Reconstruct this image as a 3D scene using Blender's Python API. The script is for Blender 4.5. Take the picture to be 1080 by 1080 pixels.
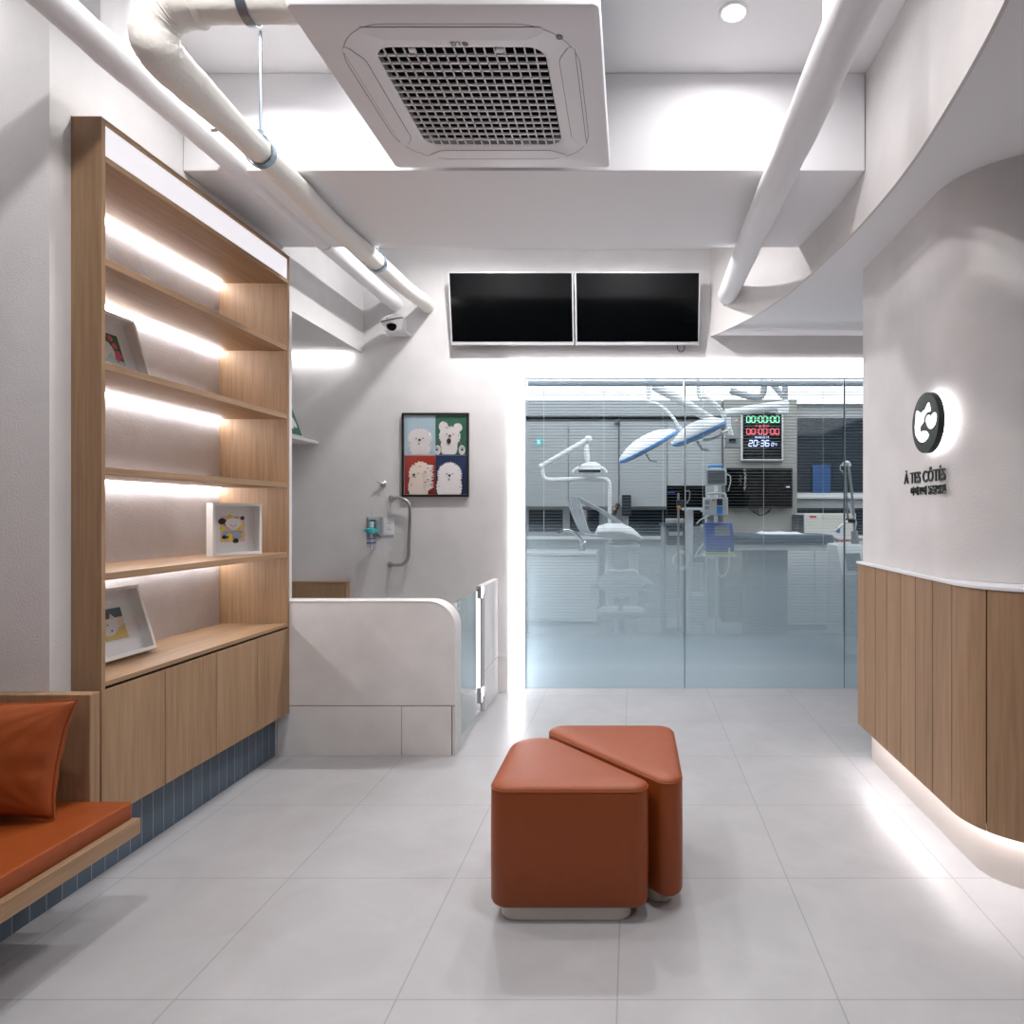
import bpy, bmesh, math, random
from mathutils import Vector, Matrix

S = bpy.context.scene
C = S.collection
for _o in list(bpy.data.objects):
    bpy.data.objects.remove(_o)
random.seed(7)

# ------------------------------------------------------------------ camera, world, exposure
FPX, CX, CY, HC = 700.0, 667.0, 541.0, 1.32
cam_d = bpy.data.cameras.new('camera')
cam = bpy.data.objects.new('camera', cam_d)
C.objects.link(cam)
cam.location = (0, 0, HC)
cam.rotation_euler = (math.pi / 2, 0, 0)
cam_d.sensor_width = 36
cam_d.lens = FPX / 1080 * 36
cam_d.shift_x = -(CX - 540) / 1080
cam_d.shift_y = (CY - 540) / 1080
cam_d.clip_start = 0.02
S.camera = cam
W = bpy.data.worlds.new('world')
S.world = W
W.use_nodes = True
W.node_tree.nodes['Background'].inputs[0].default_value = (0.02, 0.025, 0.035, 1)
W.node_tree.nodes['Background'].inputs[1].default_value = 1.0
S.view_settings.view_transform = 'Standard'
S.view_settings.look = 'None'
S.view_settings.gamma = 1
S.view_settings.use_curve_mapping = False
S.view_settings.exposure = -0.33

DOWN_W = 19.0       # one ceiling downlight
SHELF_LED = 56.0
FRAME_LED = 4.4
TOE_LED = 42.0
HALO_LED = 9.0
NICHE_LED = 20.0
ROOM_GLOW = 3.0


def P(px, py, Y):
    return Vector(((px - CX) * Y / FPX, Y, HC - (py - CY) * Y / FPX))


# ------------------------------------------------------------------ materials
def lin(c):
    c = c / 255.0
    return c / 12.92 if c <= 0.04045 else ((c + 0.055) / 1.055) ** 2.4


def rgb(r, g, b):
    return (lin(r), lin(g), lin(b), 1)


def new_mat(name):
    m = bpy.data.materials.new(name)
    m.use_nodes = True
    nt = m.node_tree
    return m, nt, nt.nodes['Principled BSDF']


def mat(name, col, rough=0.5, metal=0.0, var=0.0, vscale=8.0, bump=0.0, bscale=200.0, spec=0.5, coat=0.0):
    m, nt, b = new_mat(name)
    b.inputs['Base Color'].default_value = col
    b.inputs['Roughness'].default_value = rough
    b.inputs['Metallic'].default_value = metal
    b.inputs['Specular IOR Level'].default_value = spec
    b.inputs['Coat Weight'].default_value = coat
    tc = nt.nodes.new('ShaderNodeTexCoord')
    if var > 0:
        n = nt.nodes.new('ShaderNodeTexNoise')
        n.inputs['Scale'].default_value = vscale
        n.inputs['Detail'].default_value = 6
        nt.links.new(tc.outputs['Object'], n.inputs['Vector'])
        r = nt.nodes.new('ShaderNodeValToRGB')
        r.color_ramp.elements[0].position = 0.3
        r.color_ramp.elements[1].position = 0.7
        r.color_ramp.elements[0].color = tuple(c * (1 - var) for c in col[:3]) + (1,)
        r.color_ramp.elements[1].color = tuple(min(1, c * (1 + var)) for c in col[:3]) + (1,)
        nt.links.new(n.outputs['Fac'], r.inputs['Fac'])
        nt.links.new(r.outputs['Color'], b.inputs['Base Color'])
    if bump > 0:
        n2 = nt.nodes.new('ShaderNodeTexNoise')
        n2.inputs['Scale'].default_value = bscale
        n2.inputs['Detail'].default_value = 4
        nt.links.new(tc.outputs['Object'], n2.inputs['Vector'])
        bp = nt.nodes.new('ShaderNodeBump')
        bp.inputs['Strength'].default_value = bump
        bp.inputs['Distance'].default_value = 0.004
        nt.links.new(n2.outputs['Fac'], bp.inputs['Height'])
        nt.links.new(bp.outputs['Normal'], b.inputs['Normal'])
    return m


def emit(name, col, strength, rough=0.5):
    m, nt, b = new_mat(name)
    b.inputs['Base Color'].default_value = col
    b.inputs['Emission Color'].default_value = col
    b.inputs['Emission Strength'].default_value = strength
    b.inputs['Roughness'].default_value = rough
    return m


def oak(name, c1, c2, axis):
    """wood with its grain along axis 0/1/2"""
    m, nt, b = new_mat(name)
    tc = nt.nodes.new('ShaderNodeTexCoord')
    mp = nt.nodes.new('ShaderNodeMapping')
    sc = [70.0, 70.0, 70.0]
    sc[axis] = 3.0
    mp.inputs['Scale'].default_value = sc
    nt.links.new(tc.outputs['Object'], mp.inputs['Vector'])
    n = nt.nodes.new('ShaderNodeTexNoise')
    n.inputs['Scale'].default_value = 1.0
    n.inputs['Detail'].default_value = 7
    n.inputs['Distortion'].default_value = 0.4
    nt.links.new(mp.outputs['Vector'], n.inputs['Vector'])
    mp2 = nt.nodes.new('ShaderNodeMapping')
    s2 = [7.0, 7.0, 7.0]
    s2[axis] = 0.7
    mp2.inputs['Scale'].default_value = s2
    nt.links.new(tc.outputs['Object'], mp2.inputs['Vector'])
    n2 = nt.nodes.new('ShaderNodeTexNoise')
    n2.inputs['Scale'].default_value = 1.0
    n2.inputs['Detail'].default_value = 3
    nt.links.new(mp2.outputs['Vector'], n2.inputs['Vector'])
    add = nt.nodes.new('ShaderNodeMix')
    add.inputs['Factor'].default_value = 0.4
    nt.links.new(n.outputs['Fac'], add.inputs['A'])
    nt.links.new(n2.outputs['Fac'], add.inputs['B'])
    r = nt.nodes.new('ShaderNodeValToRGB')
    r.color_ramp.elements[0].position = 0.33
    r.color_ramp.elements[1].position = 0.66
    r.color_ramp.elements[0].color = c1
    r.color_ramp.elements[1].color = c2
    nt.links.new(add.outputs['Result'], r.inputs['Fac'])
    nt.links.new(r.outputs['Color'], b.inputs['Base Color'])
    b.inputs['Roughness'].default_value = 0.5
    b.inputs['Specular IOR Level'].default_value = 0.35
    bp = nt.nodes.new('ShaderNodeBump')
    bp.inputs['Strength'].default_value = 0.12
    bp.inputs['Distance'].default_value = 0.002
    nt.links.new(n.outputs['Fac'], bp.inputs['Height'])
    nt.links.new(bp.outputs['Normal'], b.inputs['Normal'])
    return m


def tiles(name, col_a, col_b, mortar, w, h, gap, axes, off, rough=0.4, bump=0.0, nvar=0.0):
    """grid of tiles; axes = which object axes run along the tile's width and height"""
    m, nt, b = new_mat(name)
    tc = nt.nodes.new('ShaderNodeTexCoord')
    sp = nt.nodes.new('ShaderNodeSeparateXYZ')
    nt.links.new(tc.outputs['Object'], sp.inputs[0])
    cb = nt.nodes.new('ShaderNodeCombineXYZ')
    for i, a in enumerate(axes):
        ad = nt.nodes.new('ShaderNodeMath')
        ad.operation = 'ADD'
        ad.inputs[1].default_value = off[i]
        nt.links.new(sp.outputs[a], ad.inputs[0])
        nt.links.new(ad.outputs[0], cb.inputs[i])
    br = nt.nodes.new('ShaderNodeTexBrick')
    br.offset = 0.0
    br.inputs['Scale'].default_value = 1.0
    br.inputs['Brick Width'].default_value = w
    br.inputs['Row Height'].default_value = h
    br.inputs['Mortar Size'].default_value = gap
    br.inputs['Mortar Smooth'].default_value = 0.0
    br.inputs['Color1'].default_value = col_a
    br.inputs['Color2'].default_value = col_b
    br.inputs['Mortar'].default_value = mortar
    nt.links.new(cb.outputs[0], br.inputs['Vector'])
    out = br.outputs['Color']
    if nvar > 0:
        n = nt.nodes.new('ShaderNodeTexNoise')
        n.inputs['Scale'].default_value = 3.5
        n.inputs['Detail'].default_value = 9
        n.inputs['Roughness'].default_value = 0.62
        n.inputs['Distortion'].default_value = 0.8
        nt.links.new(tc.outputs['Object'], n.inputs['Vector'])
        mr = nt.nodes.new('ShaderNodeMapRange')
        mr.inputs['From Min'].default_value = 0.3
        mr.inputs['From Max'].default_value = 0.7
        mr.inputs['To Min'].default_value = 1 - nvar
        mr.inputs['To Max'].default_value = 1 + nvar
        nt.links.new(n.outputs['Fac'], mr.inputs['Value'])
        mx = nt.nodes.new('ShaderNodeVectorMath')
        mx.operation = 'SCALE'
        nt.links.new(out, mx.inputs[0])
        nt.links.new(mr.outputs[0], mx.inputs['Scale'])
        out = mx.outputs[0]
    nt.links.new(out, b.inputs['Base Color'])
    b.inputs['Roughness'].default_value = rough
    return m


def glass_mat(name, tint, frost=None, refl=0.08):
    """clear pane with mirror reflection; frost = (z_clear, z_full, colour) adds a graded film"""
    m = bpy.data.materials.new(name)
    m.use_nodes = True
    nt = m.node_tree
    for n in list(nt.nodes):
        nt.nodes.remove(n)
    out = nt.nodes.new('ShaderNodeOutputMaterial')
    tr = nt.nodes.new('ShaderNodeBsdfTransparent')
    tr.inputs[0].default_value = tint
    gl = nt.nodes.new('ShaderNodeBsdfGlossy')
    gl.inputs['Roughness'].default_value = 0.01
    lw = nt.nodes.new('ShaderNodeFresnel')
    lw.inputs['IOR'].default_value = 1.45
    sc = nt.nodes.new('ShaderNodeMath')
    sc.operation = 'MULTIPLY'
    sc.inputs[1].default_value = refl / 0.04
    sc.use_clamp = True
    geo = nt.nodes.new('ShaderNodeNewGeometry')
    inv = nt.nodes.new('ShaderNodeMath')
    inv.operation = 'SUBTRACT'
    inv.inputs[0].default_value = 1.0
    nt.links.new(geo.outputs['Backfacing'], inv.inputs[1])
    fm = nt.nodes.new('ShaderNodeMath')
    fm.operation = 'MULTIPLY'
    nt.links.new(lw.outputs[0], fm.inputs[0])
    nt.links.new(inv.outputs[0], fm.inputs[1])
    nt.links.new(fm.outputs[0], sc.inputs[0])
    base = tr.outputs[0]
    if frost:
        z0, z1, col = frost
        df = nt.nodes.new('ShaderNodeBsdfDiffuse')
        df.inputs[0].default_value = col
        tl = nt.nodes.new('ShaderNodeBsdfTranslucent')
        tl.inputs[0].default_value = col
        mx = nt.nodes.new('ShaderNodeMixShader')
        mx.inputs[0].default_value = 0.22
        nt.links.new(df.outputs[0], mx.inputs[1])
        nt.links.new(tl.outputs[0], mx.inputs[2])
        tc = nt.nodes.new('ShaderNodeTexCoord')
        sp = nt.nodes.new('ShaderNodeSeparateXYZ')
        nt.links.new(tc.outputs['Object'], sp.inputs[0])
        dv = nt.nodes.new('ShaderNodeMath')
        dv.operation = 'DIVIDE'
        dv.inputs[1].default_value = z0
        nt.links.new(sp.outputs['Z'], dv.inputs[0])
        mr = nt.nodes.new('ShaderNodeValToRGB')
        els = mr.color_ramp.elements
        for i_, (p_, v_) in enumerate(z1):
            e_ = els[i_] if i_ < 2 else els.new(p_)
            e_.position = p_
            e_.color = (v_, v_, v_, 1)
        nt.links.new(dv.outputs[0], mr.inputs['Fac'])
        m2 = nt.nodes.new('ShaderNodeMixShader')
        nt.links.new(mr.outputs[0], m2.inputs[0])
        nt.links.new(tr.outputs[0], m2.inputs[1])
        nt.links.new(mx.outputs[0], m2.inputs[2])
        base = m2.outputs[0]
    mg = nt.nodes.new('ShaderNodeMixShader')
    nt.links.new(sc.outputs[0], mg.inputs[0])
    nt.links.new(base, mg.inputs[1])
    nt.links.new(gl.outputs[0], mg.inputs[2])
    nt.links.new(mg.outputs[0], out.inputs['Surface'])
    return m


M = {}
M['plaster'] = mat('plaster', rgb(219, 217, 217), 0.9, var=0.035, vscale=6, bump=0.35, bscale=160, spec=0.2)
M['plaster_rough'] = mat('plaster_rough', rgb(206, 202, 204), 0.9, var=0.04, vscale=10, bump=0.8, bscale=120, spec=0.2)
M['plaster_taupe'] = mat('plaster_taupe', rgb(217, 213, 212), 0.85, var=0.05, vscale=4, bump=0.35, bscale=130, spec=0.25)
M['white_paint'] = mat('white_paint', rgb(240, 240, 242), 0.8, spec=0.2)
M['white_soffit'] = mat('white_soffit', rgb(240, 239, 241), 0.75, spec=0.2)
M['floor_tile'] = tiles('floor_tile', rgb(182, 181, 183), rgb(179, 178, 180), rgb(154, 153, 155), 0.6, 0.6, 0.0022,
                        (0, 1), (0.041 + 6.0, 6.0), rough=0.33, nvar=0.075)
M['wall_tile'] = mat('wall_tile', rgb(222, 219, 218), 0.55, var=0.05, vscale=7, bump=0.1, bscale=60, spec=0.4)
M['grout'] = mat('grout', rgb(150, 147, 145), 0.9)
M['navy_tile'] = tiles('navy_tile', rgb(84, 101, 117), rgb(70, 86, 101), rgb(150, 154, 160), 0.0612, 0.5, 0.0016,
                       (1, 2), (6.0, 0.15), rough=0.35, nvar=0.06)
OA, OB = rgb(142, 112, 84), rgb(171, 139, 108)
M['oak_up'] = oak('oak_upright_grain', OA, OB, 2)
M['oak_long'] = oak('oak_lengthwise_grain', OA, OB, 1)
M['oak_across'] = oak('oak_across_grain', OA, OB, 0)
M['oak_counter'] = oak('oak_counter', rgb(140, 110, 83), rgb(168, 134, 104), 2)
M['leather'] = mat('terracotta_leather', rgb(147, 69, 25), 0.44, var=0.04, vscale=30, bump=0.12, bscale=420, spec=0.4)
M['cream'] = mat('cream_base', rgb(226, 220, 210), 0.5)
M['toe_kick'] = mat('toe_kick', rgb(214, 205, 199), 0.5)
M['white_gloss'] = mat('white_plastic', rgb(234, 233, 236), 0.38)
M['white_frame'] = mat('white_lacquer', rgb(232, 231, 230), 0.4)
M['mat_board'] = mat('mat_board', rgb(226, 225, 226), 0.8)
M['ac_panel'] = mat('ac_panel', rgb(238, 236, 239), 0.45)
M['ac_line'] = mat('ac_line', rgb(120, 118, 120), 0.6)
M['black'] = mat('black_plastic', rgb(18, 19, 20), 0.4)
M['dark_void'] = mat('dark_void', rgb(12, 12, 13), 0.9, spec=0.1)  # near-black colour painted in for shade inside the grille and behind gaps
M['screen'] = mat('screen_glass', rgb(4, 5, 6), 0.12, spec=0.12)
M['screen_grey'] = mat('screen_grey', rgb(120, 128, 134), 0.15)
M['silver'] = mat('silver_trim', rgb(205, 205, 210), 0.35, metal=0.3)
M['steel'] = mat('brushed_steel', rgb(180, 178, 176), 0.28, metal=1.0)
M['chrome'] = mat('chrome', rgb(215, 216, 220), 0.08, metal=1.0)
M['zinc'] = mat('zinc_plated', rgb(150, 165, 178), 0.35, metal=0.9)
M['pipe_white'] = mat('pipe_white_paint', rgb(238, 237, 240), 0.6, bump=0.35, bscale=25)
M['pipe_cream'] = mat('pipe_cream_wrap', rgb(240, 236, 229), 0.6, bump=0.5, bscale=45)
M['sign_dark'] = mat('sign_dark_green', rgb(28, 38, 36), 0.5)
M['letter'] = mat('letter_dark', rgb(24, 33, 31), 0.5)
M['grey_metal'] = mat('grey_metal', rgb(140, 148, 154), 0.4, metal=0.4)
M['clinic_grey'] = mat('clinic_grey', rgb(160, 164, 167), 0.6)
M['clinic_wall'] = mat('clinic_wall', rgb(182, 185, 187), 0.8)
M['clinic_warm'] = mat('clinic_warm_grey', rgb(150, 149, 145), 0.8)
M['clinic_white'] = mat('clinic_white', rgb(225, 228, 230), 0.4)
M['clinic_dark'] = mat('clinic_dark', rgb(52, 60, 68), 0.5)
M['hose'] = mat('grey_hose', rgb(168, 174, 180), 0.4)
M['night_glass'] = mat('night_glass', rgb(22, 36, 48), 0.06)
M['blue'] = mat('blue_plastic', rgb(58, 84, 168), 0.4)
M['lamp_blue'] = mat('lamp_blue_rim', rgb(84, 160, 240), 0.4)
M['blue_bin'] = mat('blue_bin', rgb(30, 80, 136), 0.5)
M['lime'] = mat('lime_plastic', rgb(188, 208, 90), 0.5)
M['amber'] = mat('amber_plastic', rgb(228, 150, 50), 0.5)
M['red'] = mat('red_plastic', rgb(200, 40, 36), 0.5)
M['teal'] = mat('teal_plastic', rgb(52, 176, 180), 0.4)
M['teal_sign'] = mat('teal_sign', rgb(90, 205, 210), 0.5)
M['navy_pad'] = mat('navy_vinyl', rgb(58, 72, 88), 0.4)
M['steriliser'] = mat('steriliser_ivory', rgb(215, 213, 205), 0.5)
M['clear'] = glass_mat('clear_plastic', (0.93, 0.95, 0.96, 1), refl=0.05)
M['gate_glass'] = glass_mat('gate_glass', (0.84, 0.90, 0.89, 1), refl=0.06)
M['frame_glass'] = glass_mat('frame_glass', (0.98, 0.98, 0.98, 1), refl=0.04)
M['film_glass'] = glass_mat('graded_film_glass', (0.94, 0.955, 0.96, 1), frost=(1.4, ((0.12, 0.9), (0.30, 0.243), (0.55, 0.2), (0.90, 0.0)), rgb(222, 243, 253)), refl=0.018)
M['slat'] = mat('blind_slat', rgb(150, 158, 162), 0.5)
M['headrail'] = mat('blind_headrail', rgb(150, 166, 176), 0.5)
M['cord_white'] = mat('blind_cord', rgb(205, 212, 216), 0.6)
M['led'] = emit('shelf_led', (0.96, 0.97, 1, 1), SHELF_LED)
M['header_led'] = emit('header_light_panel', (0.97, 0.93, 0.98, 1), 1.08)
M['header_led'].node_tree.nodes['Principled BSDF'].inputs['Base Color'].default_value = (0.1, 0.1, 0.1, 1)
M['frame_led'] = emit('lit_frame', (1, 0.985, 1, 1), FRAME_LED)
M['toe_led'] = emit('toe_led', (1, 0.95, 0.95, 1), TOE_LED)
M['halo_led'] = emit('halo_led', (1, 0.98, 1, 1), HALO_LED)
M['logo_led'] = emit('logo_white', (1, 0.98, 1, 1), 2.4)
M['niche_led'] = emit('niche_led', (1, 0.98, 0.97, 1), NICHE_LED)
M['lens'] = emit('downlight_lens', (1, 0.98, 0.99, 1), 6.0)
M['room_panel'] = emit('treatment_ceiling_light', (0.97, 0.985, 1, 1), ROOM_GLOW)
M['led_green'] = emit('digit_green', (0.25, 1.0, 0.5, 1), 2.0)
M['led_red'] = emit('digit_red', (1.0, 0.12, 0.16, 1), 2.0)
M['led_blue'] = emit('digit_blue', (0.5, 0.6, 1.0, 1), 2.6)
M['art_sky'] = mat('art_pale_blue', rgb(176, 200, 212), 0.5)
M['art_green'] = mat('art_green', rgb(44, 104, 84), 0.5)
M['art_red'] = mat('art_red', rgb(168, 48, 34), 0.5)
M['art_navy'] = mat('art_navy', rgb(24, 48, 92), 0.5)
M['art_fur'] = mat('art_fur', rgb(222, 217, 218), 0.7)
M['art_fur_cream'] = mat('art_fur_cream', rgb(224, 208, 196), 0.7)
M['art_brown'] = mat('art_brown', rgb(150, 112, 84), 0.7)
M['art_black'] = mat('art_black', rgb(36, 28, 26), 0.7)
M['art_rose'] = mat('art_rose', rgb(206, 84, 108), 0.7)
M['art_leaf'] = mat('art_leaf', rgb(44, 96, 52), 0.7)
M['art_mint'] = mat('art_mint', rgb(176, 206, 196), 0.7)
M['art_yellow'] = mat('art_yellow', rgb(232, 204, 44), 0.7)
M['art_sand'] = mat('art_sand', rgb(206, 182, 104), 0.7)
M['art_lilac'] = mat('art_lilac', rgb(160, 168, 196), 0.7)
M['art_pink'] = mat('art_pink', rgb(222, 184, 174), 0.7)
M['art_slate'] = mat('art_slate', rgb(70, 92, 92), 0.7)


# ------------------------------------------------------------------ mesh builder
class MB:
    def __init__(s):
        s.bm = bmesh.new()
        s.mi = 0

    def face(s, vs):
        try:
            f = s.bm.faces.new(vs)
            f.material_index = s.mi
            return f
        except ValueError:
            return None

    def box(s, x0, x1, y0, y1, z0, z1):
        v = [s.bm.verts.new(p) for p in ((x0, y0, z0), (x1, y0, z0), (x1, y1, z0), (x0, y1, z0),
                                         (x0, y0, z1), (x1, y0, z1), (x1, y1, z1), (x0, y1, z1))]
        for q in ((0, 3, 2, 1), (4, 5, 6, 7), (0, 1, 5, 4), (1, 2, 6, 5), (2, 3, 7, 6), (3, 0, 4, 7)):
            s.face([v[i] for i in q])
        return s

    def obox(s, o, u, v, n, w, h, d):
        """box from corner o along unit axes u (w), v (h), n (d)"""
        o, u, v, n = Vector(o), Vector(u) * w, Vector(v) * h, Vector(n) * d
        p = [o, o + u, o + u + v, o + v]
        a = [s.bm.verts.new(q) for q in p]
        b = [s.bm.verts.new(q + n) for q in p]
        s.face(a[::-1])
        s.face(b)
        for i in range(4):
            s.face([a[i], a[(i + 1) % 4], b[(i + 1) % 4], b[i]])
        return s

    def loft(s, rings, cap=True, closed=False):
        R = [[s.bm.verts.new(p) for p in r] for r in rings]
        n = len(R[0])
        pairs = list(zip(R, R[1:])) + ([(R[-1], R[0])] if closed else [])
        for a, b in pairs:
            for i in range(n):
                s.face([a[i], a[(i + 1) % n], b[(i + 1) % n], b[i]])
        if cap and not closed:
            s.face(R[0][::-1])
            s.face(R[-1])
        return s

    def tube(s, pts, r, seg=14, cap=True, closed=False):
        pts = [Vector(p) for p in pts]
        n = len(pts)
        rs = r if isinstance(r, (list, tuple)) else [r] * n
        rings, u = [], None
        for i, p in enumerate(pts):
            if closed:
                t = (pts[(i + 1) % n] - pts[i - 1]).normalized()
            else:
                t = (pts[min(i + 1, n - 1)] - pts[max(i - 1, 0)]).normalized()
            if u is None:
                u = t.orthogonal().normalized()
            else:
                u = (u - t * u.dot(t)).normalized()
            w = t.cross(u)
            rings.append([p + (u * math.cos(2 * math.pi * k / seg) + w * math.sin(2 * math.pi * k / seg)) * rs[i]
                          for k in range(seg)])
        return s.loft(rings, cap, closed)

    def cyl(s, a, b, r, r2=None, seg=24):
        return s.tube([a, b], [r, r if r2 is None else r2], seg)

    def lathe(s, prof, mtx=None, seg=32):
        mtx = mtx or Matrix.Identity(4)
        rings = [[mtx @ Vector((max(r, 1e-4) * math.cos(2 * math.pi * k / seg),
                                max(r, 1e-4) * math.sin(2 * math.pi * k / seg), z)) for k in range(seg)] for r, z in prof]
        return s.loft(rings, True)

    def ball(s, c, rx, ry=None, rz=None, seg=20):
        ry, rz = ry or rx, rz or rx
        prof = [(math.sin(math.pi * i / 12), -math.cos(math.pi * i / 12)) for i in range(13)]
        m = Matrix.Translation(Vector(c)) @ Matrix.Diagonal((rx, ry, rz, 1))
        return s.lathe(prof, m, seg)

    def prism(s, poly, z0, z1):
        return s.loft([[(x, y, z0) for x, y in poly], [(x, y, z1) for x, y in poly]])

    def plate(s, poly, o, u, v, n, d0, d1):
        """2D polygon on plane (o; u, v) extruded along n from d0 to d1"""
        o, u, v, n = Vector(o), Vector(u), Vector(v), Vector(n)
        return s.loft([[o + u * a + v * b + n * d for a, b in poly] for d in (d0, d1)])

    def build(s, name, m, parent=None, bevel=0.0, seg=2, local=False, angle=38):
        me = bpy.data.meshes.new(name)
        bm = s.bm
        if parent is not None and not local:
            off = world_loc(parent)
            for v in bm.verts:
                v.co -= off
        bmesh.ops.recalc_face_normals(bm, faces=bm.faces[:])
        a = math.radians(angle)
        for e in bm.edges:
            e.smooth = not (len(e.link_faces) == 2 and e.calc_face_angle(0) > a)
        for f in bm.faces:
            f.smooth = True
        bm.to_mesh(me)
        bm.free()
        for q in (m if isinstance(m, (list, tuple)) else [m]):
            me.materials.append(q)
        o = bpy.data.objects.new(name, me)
        C.objects.link(o)
        if parent is not None:
            o.parent = parent
        if bevel > 0:
            b = o.modifiers.new('edge_softening', 'BEVEL')
            b.width = bevel
            b.segments = seg
            b.limit_method = 'ANGLE'
            b.angle_limit = math.radians(40)
            b.harden_normals = True
        return o


def world_loc(o):
    v = Vector((0, 0, 0))
    while o is not None:
        v = v + o.location
        o = o.parent
    return v


def tag(o, label, cat, group=None):
    o['label'] = label
    o['category'] = cat
    if group:
        o['group'] = group
    return o


def thing(name, label, cat, loc=(0, 0, 0), group=None):
    o = bpy.data.objects.new(name, None)
    C.objects.link(o)
    o.location = loc
    o.empty_display_size = 0.1
    return tag(o, label, cat, group)


def struct(name, mb, m, bevel=0.0):
    o = mb.build(name, m, None, bevel)
    o['kind'] = 'structure'
    return o


def dup(root, loc, label, group=None, mirror=False):
    r = root.copy()
    C.objects.link(r)
    r.location = loc
    r['label'] = label
    if group:
        r['group'] = group
    for ch in list(root.children):
        c = ch.copy()
        C.objects.link(c)
        c.parent = r
        for g in list(ch.children):
            d = g.copy()
            C.objects.link(d)
            d.parent = c
    return r


def text_mesh(txt, size, depth, name, m, mtx, parent=None, width=None, bold=0.0, height=None):
    cu = bpy.data.curves.new(name, 'FONT')
    cu.body = txt
    cu.size = size
    cu.extrude = depth
    cu.offset = bold
    cu.resolution_u = 3
    t = bpy.data.objects.new(name + '_text', cu)
    C.objects.link(t)
    bpy.context.view_layer.update()
    dg = bpy.context.evaluated_depsgraph_get()
    me = bpy.data.meshes.new_from_object(t.evaluated_get(dg))
    bpy.data.objects.remove(t)
    xs = [v.co.x for v in me.vertices]
    ys = [v.co.y for v in me.vertices]
    sx = width / (max(xs) - min(xs)) if width else 1
    sy = height / (max(ys) - min(ys)) if height else 1
    x0, y0 = min(xs), (min(ys) if height else 0)
    off = world_loc(parent) if parent is not None else Vector((0, 0, 0))
    for v in me.vertices:
        v.co = mtx @ Vector(((v.co.x - x0) * sx, (v.co.y - y0) * sy, v.co.z)) - off
    me.materials.clear()
    me.materials.append(m)
    me.name = name
    o = bpy.data.objects.new(name, me)
    C.objects.link(o)
    if parent is not None:
        o.parent = parent
    return o


def catmull(pts, n=8):
    pts = [Vector(p) for p in pts]
    out = []
    for i in range(len(pts) - 1):
        p0, p1, p2, p3 = pts[max(i - 1, 0)], pts[i], pts[i + 1], pts[min(i + 2, len(pts) - 1)]
        for k in range(n):
            t = k / n
            out.append(0.5 * ((2 * p1) + (p2 - p0) * t + (2 * p0 - 5 * p1 + 4 * p2 - p3) * t * t + (3 * p1 - p0 - 3 * p2 + p3) * t ** 3))
    out.append(pts[-1])
    return out


def round_poly(verts, radii, inset=0.0, n=7):
    """rounded convex polygon (counter-clockwise), moved in by inset"""
    k = len(verts)
    V = [Vector((a, b)) for a, b in verts]
    E = []
    for i in range(k):
        d = (V[(i + 1) % k] - V[i]).normalized()
        nrm = Vector((-d.y, d.x))
        E.append((V[i] + nrm * inset, d))
    out = []
    for i in range(k):
        (p, d), (q, e) = E[i - 1], E[i]
        den = d.x * e.y - d.y * e.x
        t = ((q.x - p.x) * e.y - (q.y - p.y) * e.x) / den
        c = p + d * t
        r = max(radii[i] - inset, 0.004)
        ang = math.acos(max(-1, min(1, (-d).dot(e))))
        tl = r / math.tan(ang / 2)
        n1 = Vector((-d.y, d.x))
        n2 = Vector((-e.y, e.x))
        cen = c - d * tl + n1 * r
        a0 = math.atan2(-n1.y, -n1.x)
        a1 = math.atan2(-n2.y, -n2.x)
        while a1 < a0:
            a1 += 2 * math.pi
        for j in range(n + 1):
            a = a0 + (a1 - a0) * j / n
            out.append((cen.x + r * math.cos(a), cen.y + r * math.sin(a)))
    return out


def ngon(cx, cy, rx, ry=None, n=24, wob=0.0, seed=0, a0=0.0):
    rnd = random.Random(seed)
    ry = ry or rx
    return [(cx + rx * (1 + wob * rnd.uniform(-1, 1)) * math.cos(a0 + 2 * math.pi * i / n),
             cy + ry * (1 + wob * rnd.uniform(-1, 1)) * math.sin(a0 + 2 * math.pi * i / n)) for i in range(n)]


X_AX, Y_AX, Z_AX = Vector((1, 0, 0)), Vector((0, 1, 0)), Vector((0, 0, 1))
CEIL = 3.25
YB = 4.86            # lobby's back wall
YP = 3.61            # half wall of the wash bay
XL = -1.97           # left wall plane
BEAM0, BEAM1, BEAMZ = 2.91, 3.75, 2.82
SOFF = 2.618

# ------------------------------------------------------------------ the room
struct('floor', MB().box(-3.6, 4.0, -2.7, 8.6, -0.1, 0.0), M['floor_tile'])
struct('ceiling', MB().box(-3.6, 4.0, -2.7, YB + 0.13, CEIL, CEIL + 0.1), M['white_paint'])
struct('trim_1', MB().box(XL, 1.02, BEAM0, BEAM1, BEAMZ, CEIL - 0.001), M['white_soffit'], 0.004)   # dropped beam

# left wall: a pier, the alcove round the display shelf, the mouth of the wash bay
wl = MB()
wl.box(-2.85, XL, 2.243, 2.329, 0.0, CEIL)
wl.box(-2.85, XL, 2.329, 3.612, 2.716, CEIL)
wl.box(-2.85, XL, 3.612, 3.84, 0.0, CEIL)
wl.box(-2.85, XL, 3.84, YB, 2.49, CEIL)
wl.box(-2.85, -2.26, 2.329, 3.612, 0.0, 2.716)
struct('wall_left', wl, M['plaster'])
struct('wall_nook', MB().box(-2.97, -2.86, -2.6, YB, 0, CEIL), M['plaster'])
wb = MB()
wb.box(-2.86, -0.905, YB, YB + 0.12, 0, CEIL)
wb.box(-0.905, 3.6, YB, YB + 0.12, 2.453, CEIL)
wb.box(2.2, 3.6, YB, YB + 0.12, 0, 2.453)
struct('wall_back', wb, M['plaster'])
struct('baseboard_back', MB().box(-0.985, -0.9075, YB - 0.004, YB, 0.0, 0.274), M['wall_tile'], 0.001)
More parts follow.
